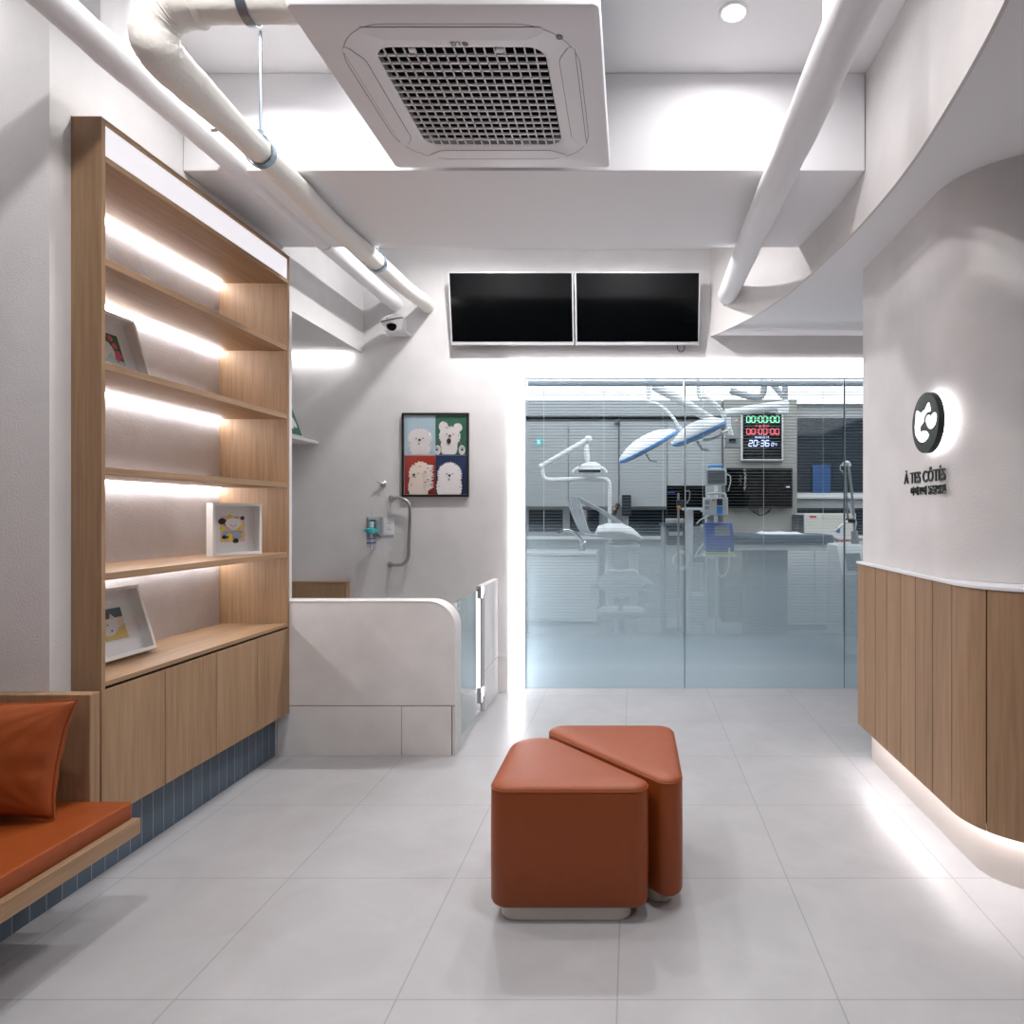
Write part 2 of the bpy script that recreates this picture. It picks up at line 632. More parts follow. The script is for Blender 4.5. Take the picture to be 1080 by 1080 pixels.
struct('window_entrance', MB().box(-2.97, 3.6, -2.7, -2.6, 0, CEIL), M['night_glass'])  # unseen front wall, given dark glass to cut light bouncing back into the room
struct('wall_right', MB().box(3.5, 3.6, -2.6, YB, 0, CEIL), M['plaster'])
nb = MB()
nb.box(-2.86, -1.943, -2.6, 2.1985, 0, 0.259)
nb.box(-1.9695, -1.943, 2.1985, 3.61, 0, 0.233)
struct('baseboard_left', nb, M['navy_tile'])

# curved bulkhead, its soffit and the curved pier behind the reception counter
fpts = catmull([(0.55, -2.6, 0), (0.55, -0.6, 0), (0.60, 0.45, 0), (0.80, 1.15, 0), (0.939, 1.68, 0), (1.008, 2.2, 0), (1.030, 2.6, 0),
                (1.015, 3.07, 0), (0.978, 3.45, 0), (0.905, 3.95, 0), (0.765, 4.43, 0), (0.57, YB, 0)], 8)
inner = []
for i, p in enumerate(fpts):
    t = (fpts[min(i + 1, len(fpts) - 1)] - fpts[max(i - 1, 0)]).normalized()
    inner.append(p + Vector((t.y, -t.x, 0)) * 0.012)
fas = MB()
R = []
for p, q in zip(fpts, inner):
    R.append([(p.x, p.y, SOFF - 0.008), (p.x, p.y, CEIL - 0.002), (q.x, q.y, CEIL - 0.002), (q.x, q.y, SOFF - 0.008)])
fas.loft(R)
struct('trim_2', fas, M['plaster_taupe'])
sof = MB()
R = [[(q.x, q.y, SOFF), (q.x, q.y, SOFF + 0.05), (3.5, q.y, SOFF + 0.05), (3.5, q.y, SOFF)] for q in inner]
sof.loft(R)
struct('trim_3', sof, M['white_soffit'])


def arc_front(x, y_far, y_arc, r, x_end, n=16):
    """plan outline: straight run towards the camera at x, a rounded corner, then away to the right"""
    pts = [(x, y_far), (x, y_arc)]
    for i in range(1, n + 1):
        a = math.pi / 2 * i / n
        pts.append((x + r * (1 - math.cos(a)), y_arc - r * math.sin(a)))
    pts.append((x_end, y_arc - r))
    return pts


col = arc_front(1.233, 3.55, 2.70, 0.33, 3.49) + [(3.49, 3.55)]
struct('wall_reception', MB().prism(col, 1.063, SOFF), M['plaster_taupe'])

# half wall of the wash bay
hw = [(XL + 0.001, 0.272), (-0.964, 0.272), (-0.964, 0.69)]
for i in range(1, 11):
    a = math.pi / 2 * i / 10
    hw.append((-0.964 - 0.15 * (1 - math.cos(a)), 0.69 + 0.15 * math.sin(a)))
hw.append((XL + 0.001, 0.84))
struct('wall_partition', MB().plate(hw, (0, YP, 0), X_AX, Z_AX, Y_AX, 0, 0.13), M['wall_tile'], 0.003)
tp = MB()
tp.box(XL + 0.001, -1.935, YP, YP + 0.13, 0, 0.2685)
tp.box(-1.932, -1.257, YP, YP + 0.13, 0, 0.2685)
tp.box(-1.254, -0.985, YP, YP + 0.13, 0, 0.2685)
tp.box(-0.979, -0.964, YP, YP + 0.13, 0, 0.2685)
struct('baseboard_partition', tp, M['wall_tile'], 0.001)
struct('trim_4', MB().tube([(a, YP - 0.001, b) for a, b in hw[1:]], 0.0045, 8), M['white_frame'])
struct('wall_stub', MB().box(-1.03, -0.985, 4.42, YB, 0.2685, 0.838), M['wall_tile'], 0.003)
sb = MB()
sb.box(-1.03, -0.985, 4.42, YB, 0, 0.2655)
struct('baseboard_stub', sb, M['wall_tile'], 0.002)

# lit frame round the glass front
fr = MB()
o0, o1 = (-0.899, 2.447), (-0.813, 2.339)
YA, YG = YB - 0.012, 4.985
fr.loft([[(o0[0], YA, 0.001), (o0[0], YA, o0[1]), (2.6, YA, o0[1]), (2.6, YA, 0.001)],
         [(o1[0], YG, 0.001), (o1[0], YG, o1[1]), (2.2, YG, o1[1]), (2.2, YG, 0.001)]], cap=False)
for f in list(fr.bm.faces):
    c = f.calc_center_median()
    if c.z < 0.3 and abs(f.normal.z) > 0.9 or c.z < 0.01 or c.x > 2.3:
        fr.bm.faces.remove(f)
bmesh.ops.solidify(fr.bm, geom=fr.bm.faces[:], thickness=0.006)
struct('trim_5', fr, M['frame_led'])
mt = MB()
mt.box(-0.813, -0.803, YG - 0.004, YG + 0.03, 0, 2.339)
mt.box(-0.813, 2.2, YG - 0.004, YG + 0.03, 2.329, 2.339)
struct('trim_6', mt, M['silver'])
for i, (a, b) in enumerate(((-0.803, 0.391), (0.395, 1.591), (1.595, 2.2))):
    struct('window_%d' % (i + 1), MB().box(a, b, 4.995, 5.005, 0.001, 2.33).box(a, b, 4.9915, 4.993, 0.001, 2.33), M['film_glass'])

M['joint'] = mat('dark_joint_seal', rgb(52, 58, 60), 0.6)
for i, x in enumerate((0.3912, 1.5912)):
    struct('trim_%d' % (i + 10), MB().box(x, x + 0.0036, 4.990, 5.006, 0.001, 2.33), M['joint'])

# ------------------------------------------------------------------ treatment room shell
struct('ceiling_treatment', MB().box(-2.3, 3.6, 4.99, 8.5, 2.70, 2.8), M['white_paint'])
struct('wall_rear', MB().box(-2.3, 3.6, 8.4, 8.5, 0, 2.7), M['clinic_wall'])
struct('wall_treatment_left', MB().box(-2.3, -2.2, 4.99, 8.4, 0, 2.7), M['clinic_wall'])
struct('wall_treatment_right', MB().box(3.5, 3.6, 4.99, 8.4, 0, 2.7), M['clinic_wall'])
struct('wall_pier', MB().box(1.10, 1.985, 8.0, 8.398, 0, 2.698), M['clinic_warm'], 0.003)
for i, (a, b, z0, z1) in enumerate(((-1.31, -0.88, 1.08, 1.36), (-0.79, -0.42, 1.08, 1.36), (-0.05, 0.9, 1.02, 1.36),
                                    (2.03, 3.45, 1.58, 2.52), (2.03, 2.75, 1.28, 1.38), (2.8, 3.45, 0.95, 1.38))):
    struct('window_%d' % (i + 4), MB().box(a, b, 8.385, 8.398, z0, z1), M['night_glass'])
struct('trim_7', MB().box(2.0, 3.49, 8.33, 8.399, 1.50, 1.57), M['clinic_white'], 0.004)
struct('trim_8', MB().box(-1.9, 1.09, 8.30, 8.399, 0.99, 1.03), M['clinic_white'], 0.004)
struct('trim_9', MB().box(-2.19, 1.09, 8.06, 8.399, 2.50, 2.699), M['clinic_grey'], 0.004)

# ------------------------------------------------------------------ downlights
def downlight(x, y, z, label, power=DOWN_W, spread=168, group='round recessed ceiling downlights'):
    t = thing('downlight', label, 'ceiling light', (x, y, z), group)
    ring = MB()
    ring.lathe([(0.058, 0.0), (0.058, -0.004), (0.050, -0.006), (0.045, -0.003), (0.045, 0.0)], Matrix.Translation((x, y, z)), 32)
    ring.build('trim_ring', M['white_gloss'], t)
    lens = MB()
    lens.lathe([(0.044, 0.0), (0.044, -0.003), (0.0, -0.0035)], Matrix.Translation((x, y, z)), 32)
    lens.build('lens', M['lens'], t)
    ld = bpy.data.lights.new('downlight_beam', 'AREA')
    ld.shape = 'DISK'
    ld.size = 0.08
    ld.energy = power
    ld.color = (1, 0.985, 0.985)
    ld.spread = math.radians(spread)
    lo = bpy.data.objects.new('downlight_beam', ld)
    C.objects.link(lo)
    lo.parent = t
    lo.location = (0, 0, -0.008)
    return t


downlight(0.391, 2.56, CEIL, 'round white downlight glowing in the ceiling right of the air conditioner', 8, 170)
downlight(-1.50, 2.58, CEIL, 'round downlight in the ceiling behind the cream wrapped pipe elbow', 8, 135)
downlight(-1.03, 2.62, CEIL, 'round downlight hidden above the left side of the air conditioner', 4, 170)
for n, (x, y, w) in enumerate(((-1.30, 1.45, 1.05), (0.15, 1.55, 1.0), (-1.45, -0.4, 0.3), (-0.1, -0.4, 0.3))):
    downlight(x, y, CEIL, 'round downlight in the ceiling over the waiting area', DOWN_W * w)
downlight(-1.05, 4.15, CEIL, 'round downlight in the ceiling behind the dropped beam, towards the wash bay', 25, 168)
downlight(-0.05, 4.12, CEIL, 'round downlight in the ceiling behind the dropped beam, above the glass front', 25, 168)
downlight(-2.36, 1.95, CEIL, 'round downlight over the bench nook at the left', 5)
downlight(1.45, 0.75, SOFF, 'round downlight in the low soffit in front of the reception counter', 16, 165)  # lamp added out of view to brighten the reception wall

# ------------------------------------------------------------------ glowing sheet added to make the treatment room ceiling bright
rp = thing('ceiling_light_panel', 'large bright white luminous panel across the treatment room ceiling', 'ceiling light', (0.6, 6.9, 2.70))
MB().box(-2.0, 3.3, 5.2, 8.3, 2.690, 2.699).build('diffuser', M['room_panel'], rp)
pf = MB()
for a, b, c, d in ((-2.03, 3.33, 5.17, 5.2), (-2.03, 3.33, 8.3, 8.33), (-2.03, -2.0, 5.2, 8.3), (3.3, 3.33, 5.2, 8.3)):
    pf.box(a, b, c, d, 2.682, 2.6995)
pf.build('frame', M['clinic_white'], rp)

# ------------------------------------------------------------------ display shelf
XF, XBK, Y0, Y1 = -1.865, -2.235, 2.331, 3.609
sh = thing('display_shelf', 'tall oak display shelf with lit niches built into the left wall', 'shelf', (XF, Y0, 0))
for y in (Y0, Y1 - 0.018):
    MB().box(XBK, XF, y, y + 0.018, 0.235, 2.714).build('side_panel', M['oak_up'], sh, 0.001)
MB().box(XBK, XF, Y0 + 0.019, Y1 - 0.019, 2.696, 2.714).build('top_panel', M['oak_long'], sh, 0.001)
MB().box(XBK - 0.012, XBK, Y0, Y1, 0.3, 2.71).build('back_panel', M['plaster_rough'], sh)
MB().box(XBK, XF, Y0 + 0.019, Y1 - 0.019, 2.562, 2.584).build('header_board', M['oak_long'], sh, 0.001)
hl = MB().box(XF - 0.03, XF - 0.004, Y0 + 0.019, Y1 - 0.019, 2.585, 2.692).build('header_light', M['header_led'], sh)
hl['label'] = 'glowing white light panel along the top'
for z in (2.224, 1.854, 1.483, 1.107):
    MB().box(XBK, XF - 0.002, Y0 + 0.019, Y1 - 0.019, z - 0.027, z).build('shelf_board', M['oak_long'], sh, 0.0015)
for z in (2.562, 2.197, 1.827, 1.456, 1.080):
    e = MB().box(XBK + 0.002, XBK + 0.014, Y0 + 0.022, Y1 - 0.022, z - 0.012, z - 0.001).build('led_strip', M['led'], sh)
    e['label'] = 'glowing white strip light at the back of a niche'
MB().box(XBK, XF, Y0 + 0.019, Y1 - 0.019, 0.705, 0.723).build('cabinet_top', M['oak_long'], sh, 0.001)
MB().box(XBK, XF - 0.02, Y0 + 0.019, Y1 - 0.019, 0.236, 0.704).build('cabinet_carcass', M['dark_void'], sh)
ys = [Y0, 2.648, 2.974, 3.297, Y1]
for a, b in zip(ys, ys[1:]):
    MB().box(XF - 0.019, XF + 0.001, a + 0.0015, b - 0.0015, 0.236, 0.694).build('cabinet_door', M['oak_up'], sh, 0.0015)


# ------------------------------------------------------------------ box frames on the shelf
def box_frame(label, o, u, v, n, w, h, d, art, loc=None, group='white box picture frames'):
    """o = lower corner of the face, u along its width, v up its height, n out of its face"""
    o, u, v, n = Vector(o), Vector(u).normalized(), Vector(v).normalized(), Vector(n).normalized()
    t = thing('picture_frame', label, 'picture frame', o, group)
    b = 0.014
    f = MB()
    back = o - n * d
    out = [(0, 0), (w, 0), (w, h), (0, h)]
    inn = [(b, b), (w - b, b), (w - b, h - b), (b, h - b)]
    rings = []
    for pl, dd in ((out, 0), (out, d), (inn, d), (inn, 0.006)):
        rings.append([back + u * a + v * c + n * dd for a, c in pl])
    f.loft(rings)
    f.build('frame_box', M['white_frame'], t, 0.001)
    MB().obox(back + u * b + v * b + n * 0.0065, u, v, n, w - 2 * b, h - 2 * b, 0.002).build('mat_board', M['mat_board'], t)
    a = MB()
    mats = art(a, back + u * (w / 2) + v * (h * 0.5) + n * 0.0092, u, v, n)
    a.build('print', mats, t)
    MB().obox(o - n * 0.004 + u * b + v * b, u, v, n, w - 2 * b, h - 2 * b, 0.0015).build('glass', M['frame_glass'], t)
    return t


class Flat:
    """layers of flat coloured shapes on one plane"""
    def __init__(s, mb, o, u, v, n):
        s.mb, s.o, s.u, s.v, s.n, s.d, s.mats = mb, Vector(o), Vector(u), Vector(v), Vector(n), 0.0, []

    def add(s, m, poly):
        if M[m] not in s.mats:
            s.mats.append(M[m])
        s.mb.mi = s.mats.index(M[m])
        s.mb.plate(poly, s.o, s.u, s.v, s.n, s.d, s.d + 0.0004)
        s.d += 0.00025
        return s

    def rect(s, m, a, b, c, d):
        return s.add(m, [(a, c), (b, c), (b, d), (a, d)])


def art_roses(mb, o, u, v, n):
    f = Flat(mb, o, u, v, n)
    f.rect('art_leaf', -0.065, 0.065, -0.065, 0.065)
    f.add('art_fur', ngon(-0.02, -0.02, 0.045, 0.05, 20, 0.06, 3))
    f.add('art_mint', [(-0.065, -0.065), (0.065, -0.065), (0.06, -0.05), (0.02, -0.045), (0.0, -0.02), (-0.03, -0.05)])
    for i, (x, y, r) in enumerate(((0.02, 0.045, 0.013), (0.035, 0.015, 0.013), (0.04, -0.025, 0.02), (0.03, -0.045, 0.012), (-0.04, 0.05, 0.014), (-0.01, 0.055, 0.011))):
        f.add('art_rose', ngon(x, y, r, r, 12, 0.18, i))
    return f.mats


def art_lemons(mb, o, u, v, n):
    f = Flat(mb, o, u, v, n)
    f.rect('art_pink', -0.063, 0.063, -0.065, 0.065)
    f.add('art_lilac', [(-0.05, -0.01), (0.05, -0.01), (0.055, -0.04), (0.03, -0.055), (-0.03, -0.05), (-0.056, -0.03)])
    for i, (x, y, r, c) in enumerate(((-0.055, 0.04, 0.02, 'art_black'), (0.05, 0.055, 0.012, 'art_black'), (-0.045, -0.04, 0.012, 'art_black'), (0.015, -0.06, 0.016, 'art_black'),
                                      (-0.015, 0.06, 0.016, 'art_yellow'), (-0.055, 0.005, 0.013, 'art_yellow'), (-0.018, -0.035, 0.016, 'art_yellow'), (-0.015, -0.052, 0.014, 'art_yellow'),
                                      (0.055, -0.03, 0.012, 'art_yellow'), (0.03, 0.0, 0.012, 'art_yellow'), (0.05, 0.018, 0.010, 'art_yellow'), (-0.052, -0.056, 0.009, 'art_yellow'),
                                      (0.015, 0.052, 0.010, 'art_leaf'), (-0.04, 0.025, 0.009, 'art_leaf'), (-0.03, -0.04, 0.008, 'art_leaf'))):
        f.add(c, ngon(x, y, r, r * 0.85, 9, 0.15, i))
    f.add('art_fur', ngon(0.0, 0.03, 0.042, 0.026, 20, 0.05, 5))
    f.add('art_fur', ngon(0.0, 0.008, 0.022, 0.014, 14, 0.05, 6))
    for x, y in ((-0.012, 0.018), (0.012, 0.018), (0.0, 0.012)):
        f.add('art_black', ngon(x, y, 0.003, 0.003, 8))
    return f.mats


def art_dog(mb, o, u, v, n):
    f = Flat(mb, o, u, v, n)
    f.rect('art_pink', -0.06, 0.06, -0.065, 0.065)
    f.rect('art_slate', -0.06, 0.06, 0.025, 0.065)
    f.add('art_sand', [(-0.06, -0.065), (0.06, -0.065), (0.06, -0.01), (0.02, -0.02), (-0.06, -0.045)])
    f.add('art_fur', [(-0.05, -0.045), (-0.01, -0.045), (0.03, -0.015), (0.02, 0.02), (-0.002, 0.045), (-0.012, 0.02), (-0.05, 0.02)])
    f.add('art_pink', [(-0.004, 0.02), (0.006, 0.02), (-0.001, 0.038)])
    f.add('art_black', ngon(-0.016, -0.026, 0.005, 0.004, 10))
    f.add('art_black', ngon(-0.03, 0.0, 0.004, 0.003, 10))
    return f.mats


ln = math.radians(17)
lv = Vector((-math.sin(ln), 0, math.cos(ln)))
lnn = Vector((math.cos(ln), 0, math.sin(ln)))
lift = 0.05 * math.sin(ln) + 0.002
box_frame('white box frame with red roses, leaning on the second niche from the top', (-2.055, 2.565, 1.854 + lift), Y_AX, lv, lnn, 0.285, 0.285, 0.05, art_roses)
box_frame('white box frame with a small dog print, leaning on the cabinet top', (-2.05, 2.58, 0.723 + lift), Y_AX, lv, lnn, 0.285, 0.285, 0.05, art_dog)
fu = Vector((0.11, 0.232, 0)).normalized()
fn = Vector((fu.y, -fu.x, 0))
box_frame('white box frame with yellow flowers, standing upright in the lowest lit niche but one', Vector((-2.045, 3.235, 1.1075)), fu, Z_AX, fn, 0.257, 0.262, 0.052, art_lemons)

# ------------------------------------------------------------------ bench and pillow
be = thing('bench', 'floating oak bench with a terracotta leather seat pad', 'bench', (-2.2, 1.0, 0.3))
bx = -1.629
MB().box(-2.855, bx, -1.2, 2.199, 0.2595, 0.311).build('seat_board', M['oak_long'], be, 0.002)
cu = MB()
ring = round_poly([(-2.85, -1.18), (bx - 0.022, -1.18), (bx - 0.022, 2.198), (-2.85, 2.198)], [0.01] * 4)
rr = []
for z, ins in ((0.312, 0.003), (0.316, 0.0), (0.358, 0.0), (0.364, 0.002), (0.367, 0.008)):
    rr.append([(a, b, z) for a, b in round_poly([(-2.85, -1.18), (bx - 0.022, -1.18), (bx - 0.022, 2.198), (-2.85, 2.198)], [0.014] * 4, ins)])
cu.loft(rr)
o = cu.build('seat_pad', M['leather'], be)
o['label'] = 'terracotta leather seat pad'
MB().box(-2.84, -1.798, 2.2, 2.2425, 0.24, 0.718).build('end_panel', M['oak_up'], be, 0.004)

pl = MB()
N = 44
pw, ph, pt = 0.24, 0.170, 0.08


def pillow_pt(a, b, side):
    rnd = random.Random(int(a * 1000) * 7919 + int(b * 1000))
    x = a * (1 - 0.05 * (1 - b * b) * abs(a) ** 3 + 0.05 * abs(a * b) ** 3)
    y = b * (1 - 0.05 * (1 - a * a) * abs(b) ** 3 + 0.05 * abs(a * b) ** 3)
    e = max(0.0, (1 - a * a) * (1 - b * b))
    z = e ** 0.42
    wr = 0.0
    for ca, cb in ((1, 1), (1, -1), (-1, 1), (-1, -1)):
        dx, dy = a - ca, b - cb
        d = math.hypot(dx, dy)
        an = math.atan2(dy, dx)
        wr += math.exp(-d * 2.2) * math.sin(an * 17 + ca * 2 + cb) * 0.10
    wr += math.exp(-abs(a - 1) * 5) * math.exp(-((b + 0.15) * 6) ** 2) * -0.25
    wr += math.exp(-abs(b + 1) * 5) * math.sin(a * 19) * 0.05 + math.exp(-abs(a - 1) * 5) * math.sin(b * 13) * 0.06
    z = z * (1 + wr * min(1, e * 6 + 0.15))
    return x * pw, y * ph, side * (pt * z)


ang_b = math.radians(-14)
yaw = math.radians(4)
pm = Matrix.Translation((-2.03, 2.07, 0.376 + ph + 0.012)) @ Matrix.Rotation(yaw, 4, 'Z') @ Matrix.Rotation(math.radians(90 - 12), 4, 'X') @ Matrix.Rotation(math.radians(-2), 4, 'Z')
grid = {}
for side in (1, -1):
    for i in range(N + 1):
        for j in range(N + 1):
            a, b = -1 + 2 * i / N, -1 + 2 * j / N
            edge = i in (0, N) or j in (0, N)
            k = (i, j, 0 if edge else side)
            if k not in grid:
                x, y, z = pillow_pt(a, b, side)
                if edge:
                    z = 0
                grid[k] = pl.bm.verts.new(pm @ Vector((x, y, z)))
for side in (1, -1):
    g = lambda i, j: grid[(i, j, 0 if i in (0, N) or j in (0, N) else side)]
    for i in range(N):
        for j in range(N):
            q = [g(i, j), g(i + 1, j), g(i + 1, j + 1), g(i, j + 1)]
            pl.face(q if side > 0 else q[::-1])
edge_loop = [grid[(i, 0, 0)].co.copy() for i in range(N)] + [grid[(N, j, 0)].co.copy() for j in range(N)] + \
            [grid[(i, N, 0)].co.copy() for i in range(N, 0, -1)] + [grid[(0, j, 0)].co.copy() for j in range(N, 0, -1)]
pil = pl.build('throw_pillow', M['leather'], None, angle=75)
tag(pil, 'square terracotta leather throw pillow leaning against the oak bench end', 'pillow')
MB().tube(edge_loop, 0.0035, 6, closed=True).build('seam', M['leather'], pil)


# ------------------------------------------------------------------ ottomans
def ottoman(label, verts, radii, zt, group='pair of terracotta leather ottomans'):
    cx = sum(a for a, b in verts) / 3
    cy = sum(b for a, b in verts) / 3
    t = thing('ottoman', label, 'ottoman', (cx, cy, 0), group)
    base = MB()
    rr = []
    for z, ins in ((0.0, 0.034), (0.003, 0.03), (0.05, 0.03)):
        rr.append([(a, b, z) for a, b in round_poly(verts, [q_ + 0.022 for q_ in radii], ins)])
    base.loft(rr)
    e = base.build('plinth', M['cream'], t)
    e['label'] = 'cream plinth base'
    body = MB()
    rr = []
    lev = [(0.047, 0.026), (0.050, 0.014), (0.058, 0.004), (0.068, 0.0), (0.2, -0.001), (0.3, -0.001), (zt - 0.024, 0.0), (zt - 0.016, 0.0006), (zt - 0.009, 0.003), (zt - 0.004, 0.008),
           (zt - 0.001, 0.015), (zt + 0.002, 0.030), (zt + 0.005, 0.07)]
    for z, ins in lev:
        rr.append([(a, b, z) for a, b in round_poly(verts, radii, ins, 10)])
    body.loft(rr)
    body.build('upholstery', M['leather'], t, angle=70)
    MB().tube([(a, b, zt - 0.014) for a, b in round_poly(verts, radii, 0.0008, 10)], 0.0022, 6, closed=True).build('top_seam', M['leather'], t)
    return t


ottoman('nearer terracotta leather ottoman, triangular, its flat face towards the room', [(-0.463, 2.12), (0.112, 2.12), (-0.463, 2.775)], [0.062, 0.05, 0.1], 0.442)
ottoman('farther terracotta leather ottoman, triangular, tucked behind the nearer one', [(0.168, 2.10), (0.168, 2.76), (-0.412, 2.76)], [0.05, 0.07, 0.06], 0.442)

# ------------------------------------------------------------------ reception counter
rc = thing('reception_counter', 'curved reception counter clad in upright oak planks with a white top', 'counter', (1.6, 2.9, 0))
r0, ya, yf = 0.28, 2.50, 3.55
Ls = yf - ya
La = r0 * math.pi / 2


def front_at(s, off):
    """point at distance s along the front, moved outwards by off"""
    if s <= Ls:
        return (1.205 - off, yf - s)
    if s <= Ls + La:
        a = (s - Ls) / r0
        return (1.205 + r0 - (r0 + off) * math.cos(a), ya - (r0 + off) * math.sin(a))
    return (1.205 + r0 + (s - Ls - La), ya - r0 - off)


cl = MB()
cuts = [0.0, 0.11, 0.258, 0.405, 0.568, 0.722, 0.885, 1.045, 1.213, 1.45, 1.9, 2.35, 2.8, 3.15]
for s0, s1 in zip(cuts, cuts[1:]):
    a, b = s0 + (0.0025 if s0 else 0), s1 - 0.0025
    k = max(2, int((b - a) / 0.02))
    ring = []
    for i in range(k + 1):
        s = a + (b - a) * i / k
        (x0, y0), (x1, y1) = front_at(s, 0), front_at(s, -0.02)
        ring.append([(x0, y0, 0.194), (x0, y0, 1.049), (x1, y1, 1.049), (x1, y1, 0.194)])
    cl.loft(ring)
cl.build('plank_cladding', M['oak_counter'], rc, 0.0012)
core = [front_at(3.1 * i / 80, -0.021) for i in range(81)] + [(3.48, 2.24), (3.48, yf)]
MB().prism(core, 0.21, 1.048).build('carcass', M['dark_void'], rc)
kick = [front_at(3.1 * i / 80, -0.075) for i in range(81)] + [(3.48, 2.3), (3.48, yf - 0.02)]
MB().prism(kick, 0.0, 0.209).build('toe_kick', M['toe_kick'], rc)
top = [front_at(3.1 * i / 80, 0.006) for i in range(81)] + [(3.48, 2.21), (3.48, yf + 0.01), (1.199, yf + 0.01)]
tp = MB().prism(top, 1.0495, 1.062).build('countertop', M['white_gloss'], rc, 0.002)
tp['label'] = 'thin white countertop'
led = MB()
ring = []
for i in range(81):
    (x0, y0), (x1, y1) = front_at(0.02 + 2.6 * i / 80, -0.030), front_at(0.02 + 2.6 * i / 80, -0.042)
    ring.append([(x0, y0, 0.2), (x0, y0, 0.208), (x1, y1, 0.208), (x1, y1, 0.2)])
led.loft(ring)
e = led.build('toe_light', M['toe_led'], rc)
e['label'] = 'glowing white strip light under the planks'

# ------------------------------------------------------------------ signs on the reception wall
XW = 1.233
sg = thing('logo_sign', 'round dark backlit sign with a white pet and heart logo', 'sign', (XW, 2.77, 1.69))
dm = Matrix.Translation((XW, 2.69, 1.685)) @ Matrix(((0, 0, -1, 0), (-1, 0, 0, 0), (0, 1, 0, 0), (0, 0, 0, 1)))
R_ = 0.122
MB().lathe([(R_ - 0.002, 0.022), (R_, 0.023), (R_, 0.047), (R_ - 0.001, 0.048)], dm, 64).build('disc', M['sign_dark'], sg)
e = MB().lathe([(R_ - 0.02, 0.006), (R_ - 0.006, 0.007), (R_ - 0.006, 0.020), (R_ - 0.02, 0.021)], dm, 64).build('halo_light', M['halo_led'], sg)
e['label'] = 'white halo light behind the disc'
pet = [(-.55, .49), (-.41, .42), (-.27, .36), (-.1, .41), (.03, .43), (.12, .50), (.22, .58), (.31, .63), (.38, .55), (.42, .44), (.43, .34), (.36, .32), (.22, .33), (.09, .29), (-.02, .20), (-.08, .12),
       (-.03, .08), (-.11, .03), (-.2, -.02), (-.29, -.05), (-.36, -.13), (-.34, -.22), (-.27, -.28), (-.12, -.26), (.03, -.27), (.16, -.30), (.25, -.37), (.31, -.44), (.24, -.52), (.07, -.60), (-.08, -.63),
       (-.22, -.62), (-.38, -.57), (-.51, -.48), (-.64, -.37), (-.71, -.25), (-.74, -.03), (-.70, .12), (-.66, .25), (-.66, .36), (-.63, .45)]
heart = [(.12, .06), (.13, .13), (.19, .19), (.27, .22), (.36, .21), (.46, .16), (.53, .17), (.63, .23), (.74, .24), (.84, .19), (.87, .08), (.83, -.06), (.75, -.16), (.62, -.23), (.48, -.26), (.35, -.22), (.23, -.13), (.15, -.02)]
for nm, poly in (('logo_pet', pet), ('logo_heart', heart)):
    MB().plate([(a * R_, b * R_) for a, b in poly], dm @ Vector((0, 0, 0.0482)), -Y_AX, Z_AX, -X_AX, 0, 0.002).build(nm, M['logo_led'], sg)
tm = Matrix(((0, 0, -1, XW - 0.003), (-1, 0, 0, 3.003), (0, 1, 0, 1.450), (0, 0, 0, 1)))
sl = thing('lettering_sign', 'dark raised clinic lettering in two lines under the round logo', 'sign', (XW, 2.8, 1.44))
text_mesh('À TES CÔTÉS', 0.069, 0.0025, 'latin_lettering', M['letter'], tm, sl, width=0.396, bold=0.0005)
tm2 = tm.copy()
tm2[1][3], tm2[2][3] = 2.932, 1.396
text_mesh('아떼꼬떼 동물병원', 0.042, 0.0025, 'korean_lettering', M['letter'], tm2, sl, width=0.325, bold=0.0003, height=0.038)

# ------------------------------------------------------------------ ceiling air conditioner
AX, AY, AZ, AW = -0.5575, 2.40, 2.805, 0.4625
ac = thing('ceiling_air_conditioner', 'square white cassette air conditioner hanging under the ceiling', 'air conditioner', (AX, AY, AZ))
pn = MB()
sq = lambda h, r, n=6: round_poly([(AX - h, AY - h), (AX + h, AY - h), (AX + h, AY + h), (AX - h, AY + h)], [r] * 4, 0, n)
GX, GY0, GY1 = 0.275, 2.125, 2.685
gq = lambda g, r: round_poly([(AX - GX - g, GY0 - g), (AX + GX + g, GY0 - g), (AX + GX + g, GY1 + g), (AX - GX - g, GY1 + g)], [r] * 4, 0, 6)
rings = [[(a, b, AZ + 0.04) for a, b in sq(AW, 0.02)], [(a, b, AZ + 0.012) for a, b in sq(AW, 0.02)], [(a, b, AZ + 0.003) for a, b in sq(AW - 0.004, 0.02)],
         [(a, b, AZ) for a, b in sq(AW - 0.012, 0.02)], [(a, b, AZ) for a, b in gq(0.012, 0.06)], [(a, b, AZ + 0.006) for a, b in gq(0.0, 0.055)],
         [(a, b, AZ + 0.03) for a, b in gq(0.0, 0.055)], [(a, b, AZ + 0.04) for a, b in gq(0.002, 0.055)]]
pn.loft(rings, cap=False, closed=True)
pn.build('fascia_panel', M['ac_panel'], ac)
MB().prism(sq(AW - 0.035, 0.015), AZ + 0.041, AZ + 0.32).build('body', M['grey_metal'], ac, 0.003)
MB().prism(gq(-0.001, 0.054), AZ + 0.034, AZ + 0.0395).build('grille_recess', M['dark_void'], ac)
gr = MB()
nx, ny = 17, 15
for i in range(1, nx):
    x = AX - GX + 2 * GX * i / nx
    gr.box(x - 0.0022, x + 0.0022, GY0 + 0.003, GY1 - 0.003, AZ + 0.004, AZ + 0.010)
for j in range(1, ny):
    y = GY0 + (GY1 - GY0) * j / ny
    gr.box(AX - GX + 0.003, AX + GX - 0.003, y - 0.0040, y + 0.0040, AZ + 0.004, AZ + 0.010)
gr.build('grille', M['white_gloss'], ac)
